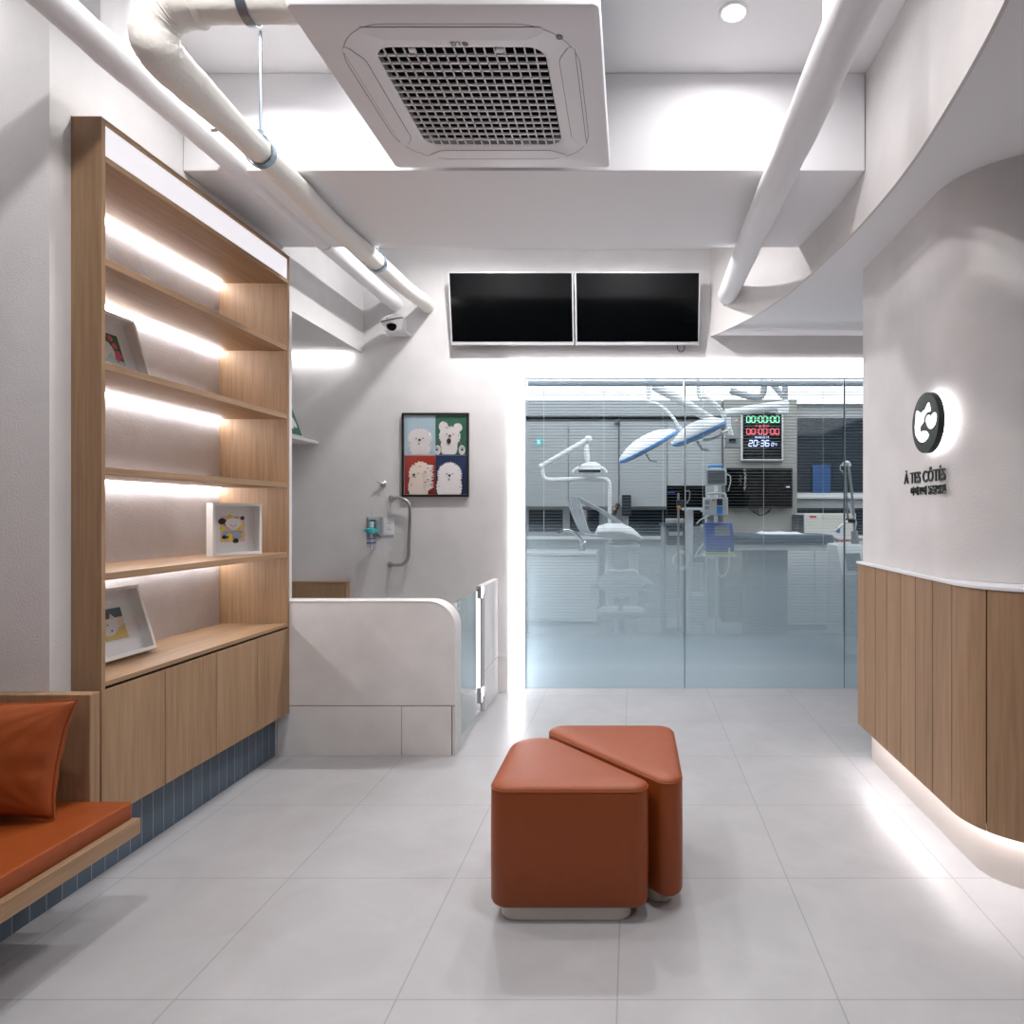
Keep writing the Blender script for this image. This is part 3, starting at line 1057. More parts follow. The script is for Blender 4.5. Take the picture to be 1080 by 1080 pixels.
for k in range(2):
    x = AX + (-0.15 if k == 0 else 0.13)
    MB().box(x - 0.012, x + 0.012, GY0 + 0.002, GY0 + 0.02, AZ + 0.0005, AZ + 0.006).build('grille_latch', M['white_gloss'], ac, 0.001)
acm = Matrix.Translation((AX, AY, 0))
# groove line: rounded outline round the four louvres
ol = round_poly([(AX - 0.385, AY - 0.385), (AX + 0.385, AY - 0.385), (AX + 0.385, AY + 0.385), (AX - 0.385, AY + 0.385)], [0.19] * 4, 0, 12)
MB().tube([(a, b, AZ + 0.0006) for a, b in ol], 0.0014, 6, closed=True).build('groove', M['ac_line'], ac)
for k in range(4):
    m4 = Matrix.Translation((AX, AY, 0)) @ Matrix.Rotation(math.pi / 2 * k, 4, 'Z')
    shp = round_poly([(-0.315, -0.372), (0.315, -0.372), (0.225, -0.318), (-0.225, -0.318)], [0.012, 0.012, 0.06, 0.06], 0, 6)
    pq = [m4 @ Vector((a, b, 0)) for a, b in shp]
    MB().loft([[(p.x, p.y, AZ - 0.0022) for p in pq], [(p.x, p.y, AZ + 0.003) for p in pq]]).build('louvre', M['ac_panel'], ac)
    pg = [m4 @ Vector((a, b, 0)) for a, b in round_poly([(-0.315, -0.372), (0.315, -0.372), (0.225, -0.318), (-0.225, -0.318)], [0.013, 0.013, 0.062, 0.062], -0.0022, 6)]
    pg2 = [m4 @ Vector((a, b, 0)) for a, b in round_poly([(-0.315, -0.372), (0.315, -0.372), (0.225, -0.318), (-0.225, -0.318)], [0.013, 0.013, 0.062, 0.062], 0.0005, 6)]
    MB().loft([[(p.x, p.y, AZ - 0.0006) for p in pg], [(p.x, p.y, AZ + 0.002) for p in pg], [(p.x, p.y, AZ + 0.002) for p in pg2], [(p.x, p.y, AZ - 0.0006) for p in pg2]], closed=True).build('louvre_gap', M['ac_line'], ac)
e = MB().lathe([(0.011, 0), (0.011, -0.002), (0.0, -0.003)], Matrix.Translation((AX + 0.33, AY - 0.33, AZ)), 20).build('sensor', M['ac_line'], ac)
lm = Matrix(((-1, 0, 0, AX + 0.012), (0, 1, 0, GY0 - 0.034), (0, 0, -1, AZ - 0.0008), (0, 0, 0, 1)))
text_mesh('LG', 0.026, 0.0006, 'brand_lettering', M['ac_line'], lm, ac, bold=0.0004)
MB().lathe([(0.010, 0), (0.010, -0.0012), (0.0, -0.0012)], Matrix.Translation((AX + 0.028, GY0 - 0.0245, AZ)), 20).build('brand_mark', M['ac_line'], ac)
for sx in (-1, 1):
    for sy in (-1, 1):
        x, y = AX + sx * 0.40, AY + sy * 0.36
        MB().cyl((x, y, AZ + 0.30), (x, y, CEIL), 0.005, seg=10).build('hanger_rod', M['zinc'], ac)

# ------------------------------------------------------------------ pipes under the ceiling
ra = random.Random(4)


def wob(pts, amp):
    return [Vector(p) + Vector((ra.uniform(-amp, amp), 0, ra.uniform(-amp, amp))) for p in pts]


def line_pts(a, b, n):
    a, b = Vector(a), Vector(b)
    return [a.lerp(b, i / n) for i in range(n + 1)]


# white pipe beside the left wall
xa, za = -1.735, HC + 1.53
pa = thing('ceiling_pipe', 'white painted pipe running along the left wall, with a riser to the ceiling', 'pipe', (xa, 1.0, za), 'pipes under the ceiling')
MB().tube(wob(line_pts((xa, -0.6, za), (xa, BEAM0 + 0.02, za), 26), 0.002), 0.053, 18).build('pipe_run', M['pipe_white'], pa)
MB().tube(line_pts((xa, 2.237, za + 0.03), (xa, 2.237, CEIL), 4), 0.046, 18).build('riser', M['pipe_white'], pa)
MB().tube([(xa, 2.10, za), (xa, 2.19, za), (xa, 2.29, za), (xa, 2.38, za)], [0.0515, 0.057, 0.057, 0.0515], 18).build('tee_collar', M['pipe_white'], pa)
MB().tube([(xa, BEAM0, za - 0.005), (xa, BEAM1, za - 0.005)], 0.045, 18).build('pipe_through_beam', M['pipe_white'], pa)
MB().tube(wob(line_pts((xa, BEAM1 - 0.02, za), (xa, YB + 0.01, za), 12), 0.002), 0.053, 18).build('pipe_run', M['pipe_white'], pa)

# cream wrapped pipe with the elbow by the air conditioner
zb = HC + 1.445
pb = thing('wrapped_pipe', 'cream cloth-wrapped pipe bending from the air conditioner towards the back wall', 'pipe', (-1.47, 2.0, zb), 'pipes under the ceiling')
xb = -1.49
el = []
for i in range(6):
    a = math.pi / 2 * i / 5
    el.append(Vector((xb + 0.10 - 0.10 * math.sin(a), 2.05 + 0.004 * i, zb + 0.126 - 0.10 * (1 - math.cos(a)))))
for i in range(1, 5):
    a = math.pi / 2 * i / 4
    el.append(Vector((xb, 2.07 + 0.10 * (1 - math.cos(a)), zb + 0.026 - 0.026 * math.sin(a))))
path = line_pts((AX - 0.40, 2.05, zb + 0.128), (xb + 0.15, 2.05, zb + 0.126), 6) + el
path += line_pts((xb, 2.26, zb), (xb, 2.52, zb), 3) + line_pts((xb, 2.62, zb), (xb, 3.0, zb - 0.002), 4)
path += [Vector((xb, 3.2, zb - 0.012)), Vector((xb, 3.45, zb - 0.004)), Vector((xb, 3.7, zb + 0.012)), Vector((xb, 3.95, zb + 0.02)), Vector((xb, 4.3, zb + 0.03)), Vector((xb, 4.55, zb + 0.045)),
         Vector((xb, 4.72, zb + 0.062)), Vector((xb - 0.01, YB - 0.002, zb + 0.066))]


def wrap_r(p):
    if p.x > xb + 0.16:
        return 0.053
    k_ = max(0.0, min(1.0, (p.y - 2.10) / 0.42))
    return 0.067 - 0.0165 * k_ * k_ * (3 - 2 * k_)


dense, dr = [], []
cm = catmull(path, 4)
for i, p in enumerate(cm):
    dense.append(p)
    dr.append(wrap_r(p) * (1 + ra.uniform(-0.022, 0.022)))
MB().tube(dense, dr, 20).build('wrapping', M['pipe_cream'], pb)
MB().cyl((xb + 0.03, 2.42, zb - 0.04), (xb - 0.05, 2.43, zb - 0.045), 0.006, seg=8).build('tie_end', M['pipe_cream'], pb)


def clamp(label, c, axis, r, top):
    t = thing('pipe_clamp', label, 'pipe clamp', c, 'galvanised pipe clamps')
    c = Vector(c)
    m = MB()
    side = Vector((0, 1, 0)) if axis == 'x' else Vector((1, 0, 0))
    ax = Vector((1, 0, 0)) if axis == 'x' else Vector((0, 1, 0))
    rings = []
    for i in range(28):
        a = 2 * math.pi * i / 28
        d = side * math.cos(a) + Z_AX * math.sin(a)
        rings.append([c + d * (r + q) + ax * w for q, w in ((0.001, -0.014), (0.004, -0.014), (0.004, 0.014), (0.001, 0.014))])
    m.loft(rings, closed=True)
    m.build('band', M['zinc'], t)
    b = MB()
    b.obox(c + Z_AX * (r + 0.004) - side * 0.024 - ax * 0.012, side, ax, Z_AX, 0.048, 0.024, 0.006)
    b.obox(c + Z_AX * (r + 0.004) - side * 0.010 - ax * 0.010, side, ax, Z_AX, 0.020, 0.020, 0.03)
    b.build('bracket', M['zinc'], t, 0.002)
    MB().cyl(c + Z_AX * (r + 0.03), (c.x, c.y, top), 0.0055, seg=10).build('hanger_rod', M['zinc'], t)


clamp('steel clamp hanging on a long rod round the cream pipe, in front of the beam', (xb, 2.66, zb), 'y', 0.055, CEIL)
clamp('steel clamp round the cream pipe just behind the dropped beam', (xb, 3.87, zb + 0.017), 'y', 0.053, CEIL)
clamp('steel clamp round the cream pipe at the top edge, between elbow and air conditioner', (-1.185, 2.05, zb + 0.127), 'x', 0.056, CEIL)

# white pipe on the right
xr, zr = 0.617, HC + 1.415
pr = thing('ceiling_pipe', 'white painted pipe running along the right side into the curved bulkhead', 'pipe', (xr, 1.5, zr), 'pipes under the ceiling')
path = wob(line_pts((xr, -0.6, zr), (xr, 3.6, zr), 30), 0.003) + [Vector((xr + 0.003, 3.8, zr + 0.01)), Vector((0.645, 4.25, zr + 0.06)), Vector((0.668, 4.66, zr + 0.115))]
MB().tube(path, [0.066 * (1 + ra.uniform(-0.03, 0.03)) for _ in path], 20).build('pipe_run', M['pipe_white'], pr)
MB().tube([(xr, 2.0, zr + 0.02), (xr, 2.0, CEIL)], 0.042, 18).build('riser', M['pipe_white'], pr)

# ------------------------------------------------------------------ televisions above the glass front
tilt = math.radians(10)
tu, tv, tn = X_AX, Vector((0, -math.sin(tilt), math.cos(tilt))), Vector((0, -math.cos(tilt), -math.sin(tilt)))


def television(label, px0, px1):
    Yb = 4.79
    a, b = P(px0, 364, Yb), P(px1, 364, Yb)
    o = Vector((a.x, Yb, P(0, 364, Yb).z))
    w, h = b.x - a.x - 0.004, 0.505
    t = thing('television', label, 'television', o, 'wall televisions')
    MB().obox(o - tn * 0.006, tu, tv, -tn, w, h, 0.035).build('housing', M['silver'], t, 0.002)
    MB().obox(o - tn * 0.006 + tu * 0.012 + tv * 0.024, tu, tv, tn, w - 0.022, h - 0.032, 0.0035).build('screen', M['screen'], t)
    MB().obox(o + tn * 0.002, tu, tv, -tn, w, 0.020, 0.02).build('bottom_strip', M['silver'], t, 0.002)
    MB().obox(o + tu * (w * 0.5 - 0.015) - tv * 0.006, tu, tv, -tn, 0.03, 0.008, 0.012).build('standby_light', M['silver'], t, 0.001)
    mb = MB()
    mb.box(o.x + w * 0.25, o.x + w * 0.75, YB - 0.02, YB - 0.0005, o.z + 0.12, o.z + 0.42)
    mb.build('wall_mount', M['black'], t)
    mb = MB()
    p = o - tn * 0.042 + tu * (w * 0.5)
    mb.cyl(p + tv * 0.2, (p.x, YB - 0.015, (p + tv * 0.2).z), 0.02, seg=12)
    mb.build('mount_arm', M['black'], t)
    return t


television('left one of the two blank black televisions above the glass front', 475.5, 606)
tvr = television('right one of the two blank black televisions above the glass front', 607, 738)
MB().tube([P(714.5, 362, 4.80), P(714.5, 368, 4.80), P(717, 371, 4.80), P(719.5, 371, 4.80), P(722, 368, 4.80), P(722, 362, 4.80)], 0.004, 8).build('hanging_cable', M['black'], tvr)

# ------------------------------------------------------------------ security camera
cc = thing('security_camera', 'small white dome security camera on a bracket on the back wall', 'camera', P(414, 345, 4.72))
c0 = P(414, 339, 4.70)
MB().obox(P(404, 349, 4.72) + Vector((0.01, 0, -0.004)), X_AX, Y_AX, Z_AX, 0.148, YB - 4.72 - 0.002, 0.010).build('bracket', M['white_gloss'], cc, 0.002)
MB().box(P(419, 0, YB).x, P(428.5, 0, YB).x, YB - 0.02, YB - 0.001, P(0, 349, YB).z, P(0, 336, YB).z).build('bracket_plate', M['white_gloss'], cc, 0.002)
m = Matrix.Translation(c0) @ Matrix.Rotation(math.radians(16), 4, 'X') @ Matrix.Rotation(math.radians(-12), 4, 'Y')
MB().lathe([(0.0, 0.048), (0.035, 0.044), (0.062, 0.034), (0.076, 0.020), (0.078, 0.014)], m, 28).build('cover', M['white_gloss'], cc)
MB().lathe([(0.077, 0.0135), (0.077, 0.006)], m, 28).build('gap', M['black'], cc)
MB().lathe([(0.078, 0.0055), (0.077, 0.0), (0.060, -0.03), (0.045, -0.062), (0.03, -0.066)], m, 28).build('housing', M['white_gloss'], cc)
fwd = m.to_3x3() @ Vector((0.0, -1, -0.35)).normalized()
MB().ball(c0 + fwd * 0.030 + Vector((0.002, 0, -0.016)), 0.040).build('lens_dome', M['screen'], cc)
MB().ball(c0 + Vector((-0.012, -0.070, 0.0)), 0.008, seg=12).build('indicator', M['red'], cc)

# ------------------------------------------------------------------ wash bay: shelf, art, fittings
zs = 1.845
wsf = thing('wall_shelf', 'thin white shelf on the side wall of the wash bay', 'shelf', (-2.5, 4.4, zs))
MB().box(-2.855, -2.296, 3.85, YB - 0.001, zs - 0.02, zs).build('board', M['white_frame'], wsf, 0.001)
MB().box(-2.855, -2.83, 3.9, YB - 0.01, zs - 0.06, zs - 0.0205).build('cleat', M['white_frame'], wsf, 0.001)
le = math.radians(20)
cv_u, cv_v, cv_n = Y_AX, Vector((-math.sin(le), 0, math.cos(le))), Vector((math.cos(le), 0, math.sin(le)))
co_ = Vector((-2.31, 4.33, zs + 0.008))
gc = thing('art_canvas', 'green canvas of a white animal leaning on the wash bay shelf', 'picture', co_)
MB().obox(co_, cv_u, cv_v, -cv_n, 0.325, 0.35, 0.018).build('stretcher_frame', M['white_frame'], gc, 0.001)
a = MB()
f = Flat(a, co_ + cv_n * 0.0005, cv_u, cv_v, cv_n)
f.rect('art_green', 0.006, 0.318, 0.006, 0.344)
f.add('art_fur', [(0.05, 0.05), (0.10, 0.05), (0.11, 0.09), (0.19, 0.09), (0.20, 0.05), (0.235, 0.05), (0.245, 0.075), (0.262, 0.06), (0.285, 0.062), (0.29, 0.09), (0.275, 0.13), (0.24, 0.16), (0.14, 0.17), (0.07, 0.15), (0.045, 0.11)])
a.build('print', f.mats, gc)

# poster of four fluffy animals
po0, po1 = P(425, 524, YB), P(495, 436, YB)
pw_, ph_ = po1.x - po0.x, po1.z - po0.z
po = thing('framed_poster', 'black framed poster of four fluffy white animals on coloured squares', 'picture', (po0.x, YB, po0.z))
fb = MB()
bw = 0.014
for aa in ((0, pw_, 0, bw), (0, pw_, ph_ - bw, ph_), (0, bw, bw, ph_ - bw), (pw_ - bw, pw_, bw, ph_ - bw)):
    fb.box(po0.x + aa[0], po0.x + aa[1], YB - 0.03, YB - 0.001, po0.z + aa[2], po0.z + aa[3])
fb.build('frame_border', M['black'], po)
MB().box(po0.x + bw, po1.x - bw, YB - 0.016, YB - 0.004, po0.z + bw, po1.z - bw).build('backing', M['mat_board'], po)
a = MB()
f = Flat(a, Vector((po0.x + pw_ / 2, YB - 0.0165, po0.z + ph_ / 2)), X_AX, Z_AX, -Y_AX)
hw_, hh = pw_ / 2 - bw - 0.003, ph_ / 2 - bw - 0.003
f.rect('art_sky', -hw_, -0.001, 0.0, hh).rect('art_green', 0.0, hw_, 0.0, hh)
f.rect('art_red', -hw_, -0.001, -hh, -0.004).rect('art_navy', 0.0, hw_, -hh, -0.004)


def fur(cx, cy, rx, ry, n, amp, seed, cut):
    """fluffy outline clipped at the height cut"""
    rnd = random.Random(seed)
    out = []
    for i in range(n):
        a_ = 2 * math.pi * i / n
        k = 1 + amp * (1 if i % 2 else -1) * rnd.uniform(0.4, 1)
        x, y = cx + rx * k * math.cos(a_), cy + ry * k * math.sin(a_)
        out.append((x, max(y, cut)))
    return out


def face(cx, cy, mouth=None, s=1.0):
    f.add('art_black', ngon(cx - 0.025 * s, cy + 0.006, 0.0045, 0.0045, 10))
    f.add('art_black', ngon(cx + 0.025 * s, cy + 0.006, 0.0045, 0.0045, 10))
    f.add('art_black', ngon(cx, cy - 0.006, 0.0095, 0.008, 12))
    if mouth:
        f.add('art_black', ngon(cx - 0.008, cy - 0.045, mouth * 0.8, mouth, 14))
    else:
        f.add('art_brown', ngon(cx - 0.003, cy - 0.036, 0.006, 0.006, 10))


def tufts(pts, sz=0.012, colr='art_brown'):
    for i, (x, y, an) in enumerate(pts):
        c, s_ = math.cos(an), math.sin(an)
        f.add(colr, [(x - c * sz, y - s_ * sz), (x + s_ * sz * 0.25, y - c * sz * 0.25), (x + c * sz, y + s_ * sz), (x - s_ * sz * 0.25, y + c * sz * 0.25)])


f.add('art_fur', fur(-0.115, 0.06, 0.080, 0.085, 44, 0.02, 1, 0.003))
f.add('art_fur', fur(-0.113, 0.125, 0.087, 0.070, 44, 0.03, 2, 0.003))
tufts([(-0.125, 0.194, .2), (-0.1, 0.192, -.2), (-0.05, 0.165, -.9), (-0.19, 0.05, 1.2), (-0.18, 0.02, 1.0), (-0.045, 0.07, -1.3), (-0.035, 0.02, -1.1), (-0.182, 0.09, 1.8)], 0.009)
face(-0.115, 0.115)
f.add('art_fur', ngon(0.06, 0.205, 0.034, 0.040, 20, 0.05, 3)).add('art_fur', ngon(0.165, 0.20, 0.032, 0.032, 20, 0.06, 4))
f.add('art_fur', fur(0.10, 0.06, 0.062, 0.085, 36, 0.03, 6, 0.003)).add('art_fur', fur(0.105, 0.135, 0.078, 0.075, 40, 0.05, 5, 0.003))
f.add('art_fur', ngon(0.018, 0.035, 0.022, 0.036, 16, 0.04, 7)).add('art_fur', ngon(0.195, 0.035, 0.024, 0.036, 16, 0.04, 8))
for cx_, cy_ in ((0.012, 0.037), (0.196, 0.037)):
    f.add('art_black', ngon(cx_, cy_, 0.010, 0.008, 12))
    for q in (-0.010, 0, 0.010):
        f.add('art_black', ngon(cx_ + q, cy_ + 0.017 - abs(q) * 0.4, 0.0035, 0.0045, 8))
tufts([(0.075, 0.24, .5), (0.185, 0.225, -.7), (0.085, 0.20, -.3), (0.11, 0.205, .1), (0.04, 0.1, -2), (0.045, 0.05, -1), (0.18, 0.11, -1.3), (0.185, 0.08, -1), (0.17, 0.14, 1.4)], 0.012)
face(0.108, 0.145, 0.020)
f.add('art_fur_cream', fur(-0.12, -0.235, 0.075, 0.10, 36, 0.04, 9, -hh)).add('art_fur_cream', fur(-0.105, -0.14, 0.085, 0.09, 40, 0.07, 10, -hh))
for i in range(9):
    y = -0.085 - 0.02 * i
    f.add('art_fur_cream' if i % 2 else 'art_fur', [(-0.10, y - 0.012), (-0.03, y + 0.012), (-0.004, y + 0.004 + 0.005 * (i % 3)), (-0.04, y - 0.012)])
tufts([(-0.15, -0.075, .4), (-0.11, -0.085, .3), (-0.05, -0.095, .1), (-0.03, -0.12, -.3), (-0.07, -0.125, -.4), (-0.02, -0.16, -.3), (-0.05, -0.18, -.3), (-0.07, -0.20, -.1), (-0.03, -0.215, -.4),
       (-0.03, -0.25, -.4), (-0.17, -0.22, 1)], 0.014)
f.add('art_black', ngon(-0.152, -0.145, 0.009, 0.008, 12)).add('art_black', ngon(-0.12, -0.135, 0.005, 0.003, 8)).add('art_brown', ngon(-0.143, -0.163, 0.005, 0.005, 8))
f.add('art_fur', fur(0.105, -0.235, 0.092, 0.12, 60, 0.05, 11, -hh)).add('art_fur', fur(0.108, -0.145, 0.088, 0.088, 64, 0.10, 12, -hh))
tufts([(0.03, -0.1, 2.2), (0.05, -0.075, 2), (0.1, -0.058, 1.6), (0.15, -0.07, .8), (0.185, -0.11, .3), (0.195, -0.15, -.2), (0.19, -0.19, -.4), (0.025, -0.14, 2.9), (0.02, -0.19, -2.6), (0.03, -0.23, 1), (0.185, -0.235, -1)], 0.010)
face(0.108, -0.145, None, 0.85)
a.build('print', f.mats, po)
MB().box(po0.x + bw, po1.x - bw, YB - 0.0275, YB - 0.0255, po0.z + bw, po1.z - bw).build('glass', M['frame_glass'], po)

hk = thing('wall_hook', 'small steel swivel hook with a thin cord on the wash bay wall', 'hook', P(404.5, 510, YB))
c = P(404.5, 510.5, YB)
MB().lathe([(0.021, 0.001), (0.021, 0.008), (0.016, 0.012), (0.014, 0.03), (0.008, 0.036), (0.0, 0.037)], Matrix.Translation(c) @ Matrix.Rotation(math.pi / 2, 4, 'X'), 24).build('rosette', M['steel'], hk)
MB().tube([c + Vector((0, -0.022, 0)), c + Vector((-0.018, -0.03, 0.006)), c + Vector((-0.032, -0.034, 0.02))], [0.006, 0.005, 0.006], 10).build('hook_arm', M['steel'], hk)
MB().tube([c + Vector((0.004, -0.004, -0.02)), P(408.5, 528, YB - 0.004), P(412, 546, YB - 0.006)], 0.0014, 6).build('cord', M['pipe_cream'], hk)

gb = thing('grab_bar', 'stainless steel grab bar on the wash bay wall', 'grab bar', P(432, 560, YB))
Ys = YB - 0.055
bar = [P(413.5, 525.5, YB - 0.004), P(413.8, 525.5, YB - 0.03), P(415.5, 525.3, Ys), P(422, 525.2, Ys)]
bar += [P(428, 527.5, Ys), P(431, 531, Ys), P(432.5, 537, Ys), P(432, 555, Ys), P(431.2, 575, Ys), P(430.8, 586, Ys), P(428.5, 592, Ys), P(424, 595.5, Ys), P(418, 595.8, Ys), P(414, 595.5, Ys), P(412.3, 595.5, YB - 0.03), P(412, 595.5, YB - 0.004)]
MB().tube(catmull(bar, 5), 0.0125, 14).build('bar', M['steel'], gb)
for px, py in ((413.5, 525.5), (412, 595.5)):
    MB().lathe([(0.022, 0.0005), (0.022, 0.006), (0.013, 0.010)], Matrix.Translation(P(px, py, YB)) @ Matrix.Rotation(math.pi / 2, 4, 'X'), 20).build('flange', M['steel'], gb)

ou = thing('power_outlet', 'white double power outlet on the wash bay wall', 'outlet', P(410, 555, YB))
q0, q1 = P(404.8, 564.5, YB), P(416, 546, YB)
MB().box(q0.x, q1.x, YB - 0.009, YB - 0.0005, q0.z, q1.z).build('cover_plate', M['white_gloss'], ou, 0.003)
for py in (551.5, 558.5):
    c = P(410.5, py, YB)
    mm = Matrix.Translation((c.x, YB - 0.0092, c.z)) @ Matrix.Rotation(math.pi / 2, 4, 'X')
    s_ = MB().lathe([(0.021, 0.0), (0.021, 0.0015), (0.018, 0.0015), (0.017, 0.0005), (0.0, 0.0004)], mm, 24).build('socket', M['mat_board'], ou)
    for dx in (-0.008, 0.008):
        MB().lathe([(0.0028, 0.0), (0.0028, 0.0012), (0.0, 0.0013)], mm @ Matrix.Translation((dx, 0, 0)), 10).build('socket_hole', M['black'], s_)

hd = thing('wall_gas_panel', 'grey bevelled wall connection panel beside the power outlet', 'wall panel', P(395, 555, YB))
q0, q1 = P(387, 566, YB), P(403, 545, YB)
g = MB()
R = []
for ins, y in ((0.0, YB - 0.0005), (0.0, YB - 0.006), (0.028, YB - 0.03)):
    R.append([(q0.x + ins, y, q0.z + ins), (q1.x - ins, y, q0.z + ins), (q1.x - ins, y, q1.z - ins), (q0.x + ins, y, q1.z - ins)])
g.loft(R)
g.build('plate', M['grey_metal'], hd, 0.001)
MB().box(P(392, 0, YB).x, P(398, 0, YB).x, YB - 0.033, YB - 0.0305, P(0, 549.8, YB).z, P(0, 548, YB).z).build('green_label', M['art_leaf'], hd)
MB().box(P(393.5, 0, YB).x, P(397, 0, YB).x, YB - 0.036, YB - 0.0305, P(0, 559, YB).z, P(0, 552.5, YB).z).build('green_socket', M['art_leaf'], hd, 0.002)

hb = thing('humidifier_bottle', 'clear bottle with a teal cap and blue marks on the wash bay wall', 'bottle', P(392, 565, 4.76))
c = P(391.7, 560, 4.76)
sc_ = 4.76 / 700
mz = Matrix.Translation(c)
MB().lathe([(0.0, -20.5 * sc_), (4.3 * sc_, -20.4 * sc_), (4.6 * sc_, -19.5 * sc_), (4.6 * sc_, -3 * sc_), (4.2 * sc_, -2.6 * sc_)], mz, 24).build('bottle_body', M['clear'], hb)
MB().lathe([(4.2 * sc_, -2.5 * sc_), (5.2 * sc_, -2 * sc_), (5.2 * sc_, 2 * sc_), (3.2 * sc_, 2.6 * sc_), (1.5 * sc_, 3 * sc_)], mz, 24).build('cap', M['teal'], hb)
MB().tube([c + Vector((-0.02, 0, 0.006)), c + Vector((-0.052, -0.01, 0.006))], 0.009, 10).build('side_port', M['teal'], hb)
MB().lathe([(1.4 * sc_, 3 * sc_), (2.4 * sc_, 3.6 * sc_), (2.4 * sc_, 9.2 * sc_), (1.2 * sc_, 9.8 * sc_)], mz, 16).build('neck', M['art_sky'], hb)
MB().cyl(c + Z_AX * 9.8 * sc_, c + Z_AX * 22 * sc_, 0.004, seg=8).build('flow_tube', M['clear'], hb)
MB().cyl(c - Z_AX * 19 * sc_, c - Z_AX * 2.6 * sc_, 0.009, seg=10).build('dip_tube', M['white_gloss'], hb)
for dz in (7.8, 12.6):
    MB().lathe([(4.65 * sc_, -(dz + 0.4) * sc_), (4.75 * sc_, -dz * sc_), (4.65 * sc_, -(dz - 0.4) * sc_)], mz, 24).build('blue_mark', M['blue'], hb)
MB().obox(c + Vector((0.008, 0.012, -0.012)), X_AX, Y_AX, Z_AX, 0.02, YB - 4.76 - 0.045, 0.02).build('support', M['teal'], hb)

wc = thing('splash_board', 'low oak board on the wash bay wall behind the half wall', 'panel', (-2.3, 4.8, 0))
MB().box(-2.85, -2.07, 4.80, YB - 0.002, 0.0, 0.812).build('board', M['oak_up'], wc, 0.002)
MB().box(-2.85, -2.066, 4.797, YB - 0.001, 0.8125, 0.822).build('capping', M['oak_across'], wc, 0.001)

# niche lighting under the bulkhead of the wash bay
nl = thing('strip_light', 'bright strip light at the back under the bulkhead of the wash bay', 'light', (-2.3, 4.8, 2.49))
MB().box(-2.60, -2.06, 4.80, 4.825, 2.468, 2.4845).build('diffuser', M['niche_led'], nl)
MB().box(-2.605, -2.055, 4.797, 4.83, 2.485, 2.4899).build('channel', M['silver'], nl)

# ------------------------------------------------------------------ glass gate
gt = thing('glass_gate', 'frameless glass gate with chrome fittings beside the half wall', 'gate', (-0.998, 3.75, 0))
gx0, gx1 = -1.002, -0.992
MB().box(gx0, gx1, 3.752, 4.34, 0.03, 0.822).build('glass_pane', M['gate_glass'], gt, 0.001)
MB().box(gx0 - 0.004, gx1 + 0.004, 4.342, 4.362, 0.03, 0.80).build('seal_strip', M['clinic_grey'], gt, 0.002)
for z0, z1, kind in ((0.765, 0.845, 'top'), (0.085, 0.185, 'bottom')):
    h = MB()
    h.box(gx0 - 0.012, gx1 + 0.014, 4.295, 4.345, z0, z1)
    h.build('hinge', M['chrome'], gt, 0.004)
    h = MB()
    h.box(gx0 - 0.010, gx1 + 0.006, 4.363, 4.418, z0 + 0.015, z1 - 0.015)
    h.build('hinge_plate', M['chrome'], gt, 0.004)
MB().box(gx0 - 0.006, gx1 + 0.008, 3.745, 3.80, 0.775, 0.815).build('latch', M['chrome'], gt, 0.003)

# ------------------------------------------------------------------ venetian blinds behind the glass
def blind(label, x0, x1, cords, wand=None):
    t = thing('venetian_blind', label, 'blind', ((x0 + x1) / 2, 5.09, 2.33), 'venetian blinds behind the glass front')
    MB().box(x0, x1, 5.070, 5.105, 2.292, 2.333).build('headrail', M['headrail'], t, 0.002)
    s_ = MB()
    z = 2.272
    while z > 0.06:
        s_.box(x0 + 0.004, x1 - 0.004, 5.0755, 5.1005, z - 0.0006, z + 0.0006)
        z -= 0.0238
    s_.build('slats', M['slat'], t)
    for cx_ in cords:
        k = MB()
        k.box(cx_ - 0.0015, cx_ + 0.0015, 5.0725, 5.0745, 0.05, 2.291)
        k.build('ladder_cord', M['cord_white'], t)
    MB().box(x0 + 0.004, x1 - 0.004, 5.0755, 5.1005, 0.035, 0.05).build('bottom_rail', M['headrail'], t)
    if wand is not None:
        MB().cyl((wand, 5.064, 0.98), (wand, 5.064, 2.29), 0.005, seg=8).build('tilt_wand', M['cord_white'], t)
    return t


xs = lambda px: (px - CX) * 5.09 / FPX
blind('left venetian blind behind the glass, from the lit frame to the first joint', -0.80, xs(720.5), (xs(574), xs(637), xs(699)))
blind('middle venetian blind behind the glass, between the two dark joints', xs(722), xs(888.5), (xs(741), xs(805), xs(867.5)), xs(722.3))
blind('right venetian blind behind the glass, next to the reception wall', xs(890), 2.19, (xs(910), 2.1), xs(889.8))

# ------------------------------------------------------------------ treatment room furniture (seen through the glass)
def q(px, py, Y):
    return P(px, py, Y)


def pxbox(mb, x0, x1, y0, y1, Y, depth):
    """box whose front, at distance Y, spans these picture columns and rows"""
    a, b = P(x0, y1, Y), P(x1, y0, Y)
    mb.box(a.x, b.x, Y, Y + depth, a.z, b.z)
    return mb


# wall cupboards
t = thing('wall_cupboard', 'long row of grey wall cupboards at the back of the treatment room', 'cupboard', (-0.3, 8.1, 1.4))
MB().box(-2.19, 1.09, 8.08, 8.38, 1.40, 2.43).build('carcass', M['clinic_grey'], t)
for a, b in ((-2.19, -1.36), (-1.355, -0.78), (-0.775, -0.17), (-0.165, 0.42), (0.425, 1.09)):
    MB().box(a + 0.002, b - 0.002, 8.06, 8.078, 1.40, 2.43).build('door', M['clinic_grey'], t, 0.002)
MB().box(-2.19, 1.09, 8.10, 8.38, 2.432, 2.449).build('top_rail', M['clinic_dark'], t)  # dark strip stands in for the shaded gap above the cupboards

